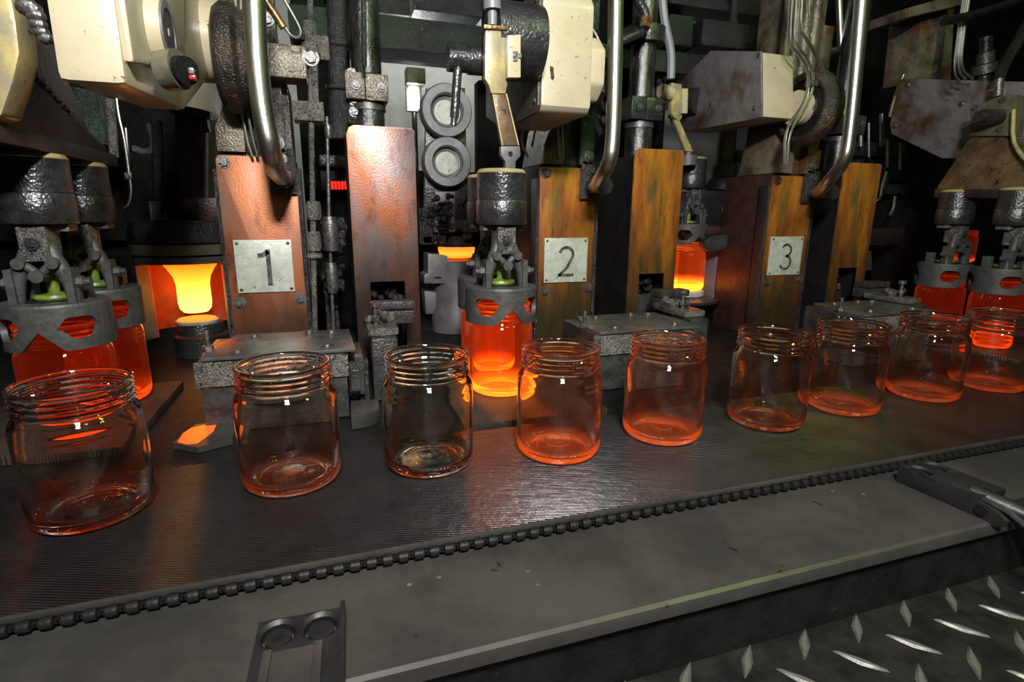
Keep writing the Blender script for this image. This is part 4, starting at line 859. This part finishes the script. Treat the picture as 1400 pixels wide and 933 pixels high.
# far upper right pillar
fp = thing('square_pillar', P(1268, 112, 1.05), 'brown square pillar with a cap plate near the top right, above the cover plate', 'pillar')
MB().pprism([(1262, 14), (1305, 12), (1300, 112), (1250, 112)], 1.02, .08).build('shaft', 'khaki', fp, bevel=.002)
MB().pprism([(1291, 14), (1296, 14), (1285, 112), (1279, 112)], 1.01, .01).build('bright_rib', 'chrome', fp, bevel=.001)
MB().pprism([(1237, 12), (1300, -6), (1318, -2), (1318, 6), (1240, 24)], .98, .12).build('cap_plate', 'khaki', fp, bevel=.002)
MB().pprism([(1225, 112), (1300, 112), (1290, 440), (1222, 440)], 1.25, .08).build('lower_shaft', 'dark', fp, bevel=.002)
r4 = thing('vertical_ram', P(1345, 112, 1.0), 'short bright ram above the stained cover plate at the right', 'ram')
MB().cyl(P(1346, 112, 1.0), P(1348, 50, 1.0), .014, n=24).build('barrel', 'castd', r4)
MB().cyl(P(1346, 100, 1.0), P(1346, 88, 1.0), .026, n=28).build('ring', 'chrome', r4)
MB().cyl(P(1347, 86, 1.0), P(1347, 72, 1.0), .018, n=24).build('upper_ring', 'chrome', r4)
# clutter between guard 3 and the right tongs
rc = thing('mould_arm', P(1215, 340, 1.3), 'greasy arm block hanging left of the right tongs with a rusty corner', 'machine casting')
MB().pprism([(1178, 312), (1240, 310), (1232, 332), (1205, 337), (1176, 334)], 1.2, .1).build('arm', 'grease', rc, bevel=.004)
MB().pprism([(1170, 343), (1192, 343), (1192, 370), (1184, 370), (1180, 402), (1168, 402)], 1.18, .03).build('pale_bracket', 'mouldv', rc, bevel=.002)
MB().tube([P(x, y, 1.2) for x, y in ((1212, 235), (1206, 255), (1204, 270), (1194, 276))], .004, 8, 1).tube([P(x, y, 1.2) for x, y in ((1224, 268), (1222, 285), (1216, 295))], .004, 8, 1).build('bent_rods', 'steel', rc)
MB().pbox(1180, 240, 1215, 262, 1.22, .08).pbox(1214, 252, 1240, 266, 1.22, .06).build('upper_block', 'castd', rc, bevel=.003)
rd = thing('valve_stack', P(1150, 238, 1.12), 'grimy valve fittings stacked behind the third curved pipe', 'valve')
MB().pbox(1128, 150, 1148, 182, 1.04, .05).build('hex_body', 'grease', rd, bevel=.003)
MB().pbox(1106, 205, 1122, 231, .99, .04).build('rusty_nut', 'brass', rd, bevel=.002)
MB().cyl(P(1106, 186, 1.02), P(1132, 190, 1.02), .013, n=18).build('elbow', 'grease', rd)
MB().tube([P(1098, 80, 1.02), P(1118, 75, 1.02), P(1150, 68, 1.02)], .009, 12).build('cross_tube', 'grease', rd)
MB().cyl(P(1122, 72, 1.0), P(1122, 72, .985), .008, n=14).build('copper_plug', 'brass', rd)
MB().cyl(P(1150, 68, 1.02), P(1147, -10, 1.02), .007, n=14).build('bright_line', 'steel', rd)
# frames and rods left of column 1
lf = thing('rod_frame', P(200, 300, 1.1), 'black frame of rods and a thick cylinder behind the large cream gearbox', 'machine frame')
MB().cyl(P(262, 300, 1.15), P(262, 152, 1.15), .026, n=24).cyl(P(262, 160, 1.15), P(262, 150, 1.15), .033, n=24).build('thick_cylinder', 'grease', lf)
MB().cyl(P(270, 172, 1.13), P(286, 172, 1.13), .012, n=16).build('side_knob', 'grease', lf)
MB().cyl(P(156, 215, 1.1), P(150, 135, 1.1), .007, n=12).build('gritty_post', 'grit', lf)
MB().cyl(P(177, 235, 1.05), P(172, 175, 1.05), .0035, n=12).build('slim_rod', 'steel', lf)
MB().cyl(P(120, 195, 1.12), P(118, 125, 1.12), .03, n=24).build('green_drum', 'grease_green', lf)
MB().tube([P(x, y, 1.1) for x, y in ((176, 202), (205, 210), (212, 195), (204, 170))], .006, 10, 1).build('bent_bar', 'grit', lf)
MB().cyl(P(219, 330, 1.1), P(214, 165, 1.1), .009, n=12).build('dark_post', 'grease', lf)
MB().pbox(204, 275, 220, 302, 1.08, .03).build('gritty_block', 'grit', lf, bevel=.002)
MB().pbox(238, 270, 300, 303, 1.12, .05).build('red_smeared_block', 'redbrown', lf, bevel=.003)
# mid-height bits: funnel behind middle tongs etc.
lp = thing('work_lamp', P(566, 130, 2.1), 'small bright lamp shining between the first ram and the ring holder', 'lamp')
MB().pbox(560, 118, 573, 148, 2.1, .03).build('lamp_glass', 'lamp', lp, bevel=.004)
MB().pbox(556, 92, 582, 114, 2.1, .06).build('lamp_hood', 'olive', lp, bevel=.004)
MB().pbox(556, 114, 577, 152, 2.132, .03).build('lamp_body', 'castd', lp)
q = P(566, 140, 2.15); MB().cyl((q.x, 2.15, -.075), (q.x, 2.15, q.z), .01, n=12).build('lamp_stand', 'castd', lp)
bgp = thing('cream_post', P(285, 225, 1.6), 'plain cream post seen in the gap left of column 1', 'post')
mb = MB().pbox(262, 60, 300, 240, 1.6, .05); mb.v = [(x, y, -.0118 if z < .4 else z) for x, y, z in mb.v]; mb.build('post_body', 'cream', bgp, bevel=.002)
gpn = thing('green_cladding', P(300, 200, 2.2), 'pale green sheet seen behind the cream post', 'panel')
MB().pbox(285, 158, 345, 200, 2.57, .03).pbox(285, 96, 345, 112, 2.57, .03).build('green_band', 'wallgreen', gpn)
MB().pbox(285, 112, 345, 158, 2.57, .03).build('dark_band', 'dark', gpn)

# small glow beside column 2 and a few fittings at the right
GW = emit_mat('glowing_gob', [(0, (1, .16, .01)), (.6, (1, .35, .05)), (1, (1, .2, .01))], 0, .04); GW.node_tree.nodes['Principled BSDF'].inputs['Emission Strength'].default_value = 3
q = P(812, 303, 1.15)
tag(MB().lathe(q, [(.004, 0), (.011, .004), (.012, .02), (.009, .034), (.003, .042)], 20).build('hot_glass_gob', GW), 'small bright orange glass gob just right of the top of plate 2 column', 'molten glass', 'glowing glass blanks')
q = P(812, 303, 1.15); tag(MB().box(q.x-.03, q.x+.03, 1.13, 1.19, -.0118, q.z).build('gob_stand', 'dark'), 'dark block under the small glowing gob right of plate 2 column', 'block')
vr = thing('valve_rods', P(1185, 200, 1.2), 'cluster of short bright valve rods behind the third orange guard', 'valve')
for a, y0_, y1_, r in ((1177, 165, 200, .006), (1188, 168, 215, .004), (1206, 155, 200, .007), (1213, 190, 228, .005), (1230, 196, 232, .004)):
    MB().cyl(P(a, y1_, 1.2), P(a, y0_, 1.2), r, n=12).build('valve_rod', 'steel', vr)
MB().pbox(1168, 195, 1240, 214, 1.21, .05).build('manifold', 'castd', vr, bevel=.003)
MB().pbox(1172, 214, 1236, 246, 1.24, .05).build('lower_body', 'grease', vr, bevel=.003)
lb = thing('locking_bar', P(1215, 425, 1.0), 'dark greasy bar with set screws between the third cover block and the right tongs', 'machine casting')
MB().pprism([(1168, 402), (1200, 398), (1300, 404), (1302, 418), (1240, 422), (1170, 415)], .98, .08).build('bar', 'grease', lb, bevel=.003)
for a in (1186, 1206, 1268, 1290):
    MB().cyl(P(a, 402, .97), P(a, 392, .97), .006, n=6).cyl(P(a, 408, .97), P(a, 400, .97), .009, n=14).build('set_screw', 'chrome', lb)

TRAY_GLOW = emit_mat('painted_tray_glow', [(0, (1, .10, .01)), (1, (1, .13, .012))], 0, .01); TRAY_GLOW.node_tree.nodes['Principled BSDF'].inputs['Emission Strength'].default_value = .9  # added emissive sheet, paints the orange light falling on the tray
tag(MB().prism([(PZ(x, y, -.004).x, PZ(x, y, -.004).y) for x, y in ((243, 605), (250, 594), (262, 586), (280, 582), (296, 581), (292, 590), (280, 600), (270, 607), (255, 608))], -.0039, -.0030, 'z').build('painted_tray_glow', TRAY_GLOW), 'thin added patch of painted orange glow on the small tray below the left block', 'molten glass')

# grease-caked linkages filling the dark gaps
def clump(name, label, x0, y0, x1, y1, Y, n, bars):
    t = thing(name, P((x0+x1)/2, y1, Y), label, 'machine linkage')
    mb = MB()
    for _ in range(n):
        c = P(x0+random.random()*(x1-x0), y0+random.random()*(y1-y0), Y+random.random()*.02); mb.ball(c, .0035+random.random()*.006, 7, 5)
    o = mb.build('grease_lumps', 'grease', t); o['kind'] = 'stuff'
    for a, b, c_, d in bars: MB().pbox(a, b, c_, d, Y+.01, .04).build('link_bar', 'grease', t, bevel=.003)
clump('greasy_linkage', 'black greasy linkage glinting below the lower pale ring', 577, 268, 650, 335, 1.27, 60, [(577, 285, 592, 335), (626, 300, 655, 318), (577, 322, 610, 334)])
clump('greasy_linkage', 'black grease-caked blocks between the rods right of plate 1', 438, 300, 470, 400, 1.02, 60, [(440, 310, 468, 352), (444, 360, 462, 455)])
clump('greasy_linkage', 'greasy black linkage at the upper left of the stained grey gearbox', 895, 105, 925, 165, 1.25, 30, [(890, 120, 915, 150)])
clump('greasy_linkage', 'greasy linkage under the cream gearbox between plates and cables', 800, 100, 832, 190, 1.05, 40, [(802, 110, 826, 140), (796, 160, 822, 185)])
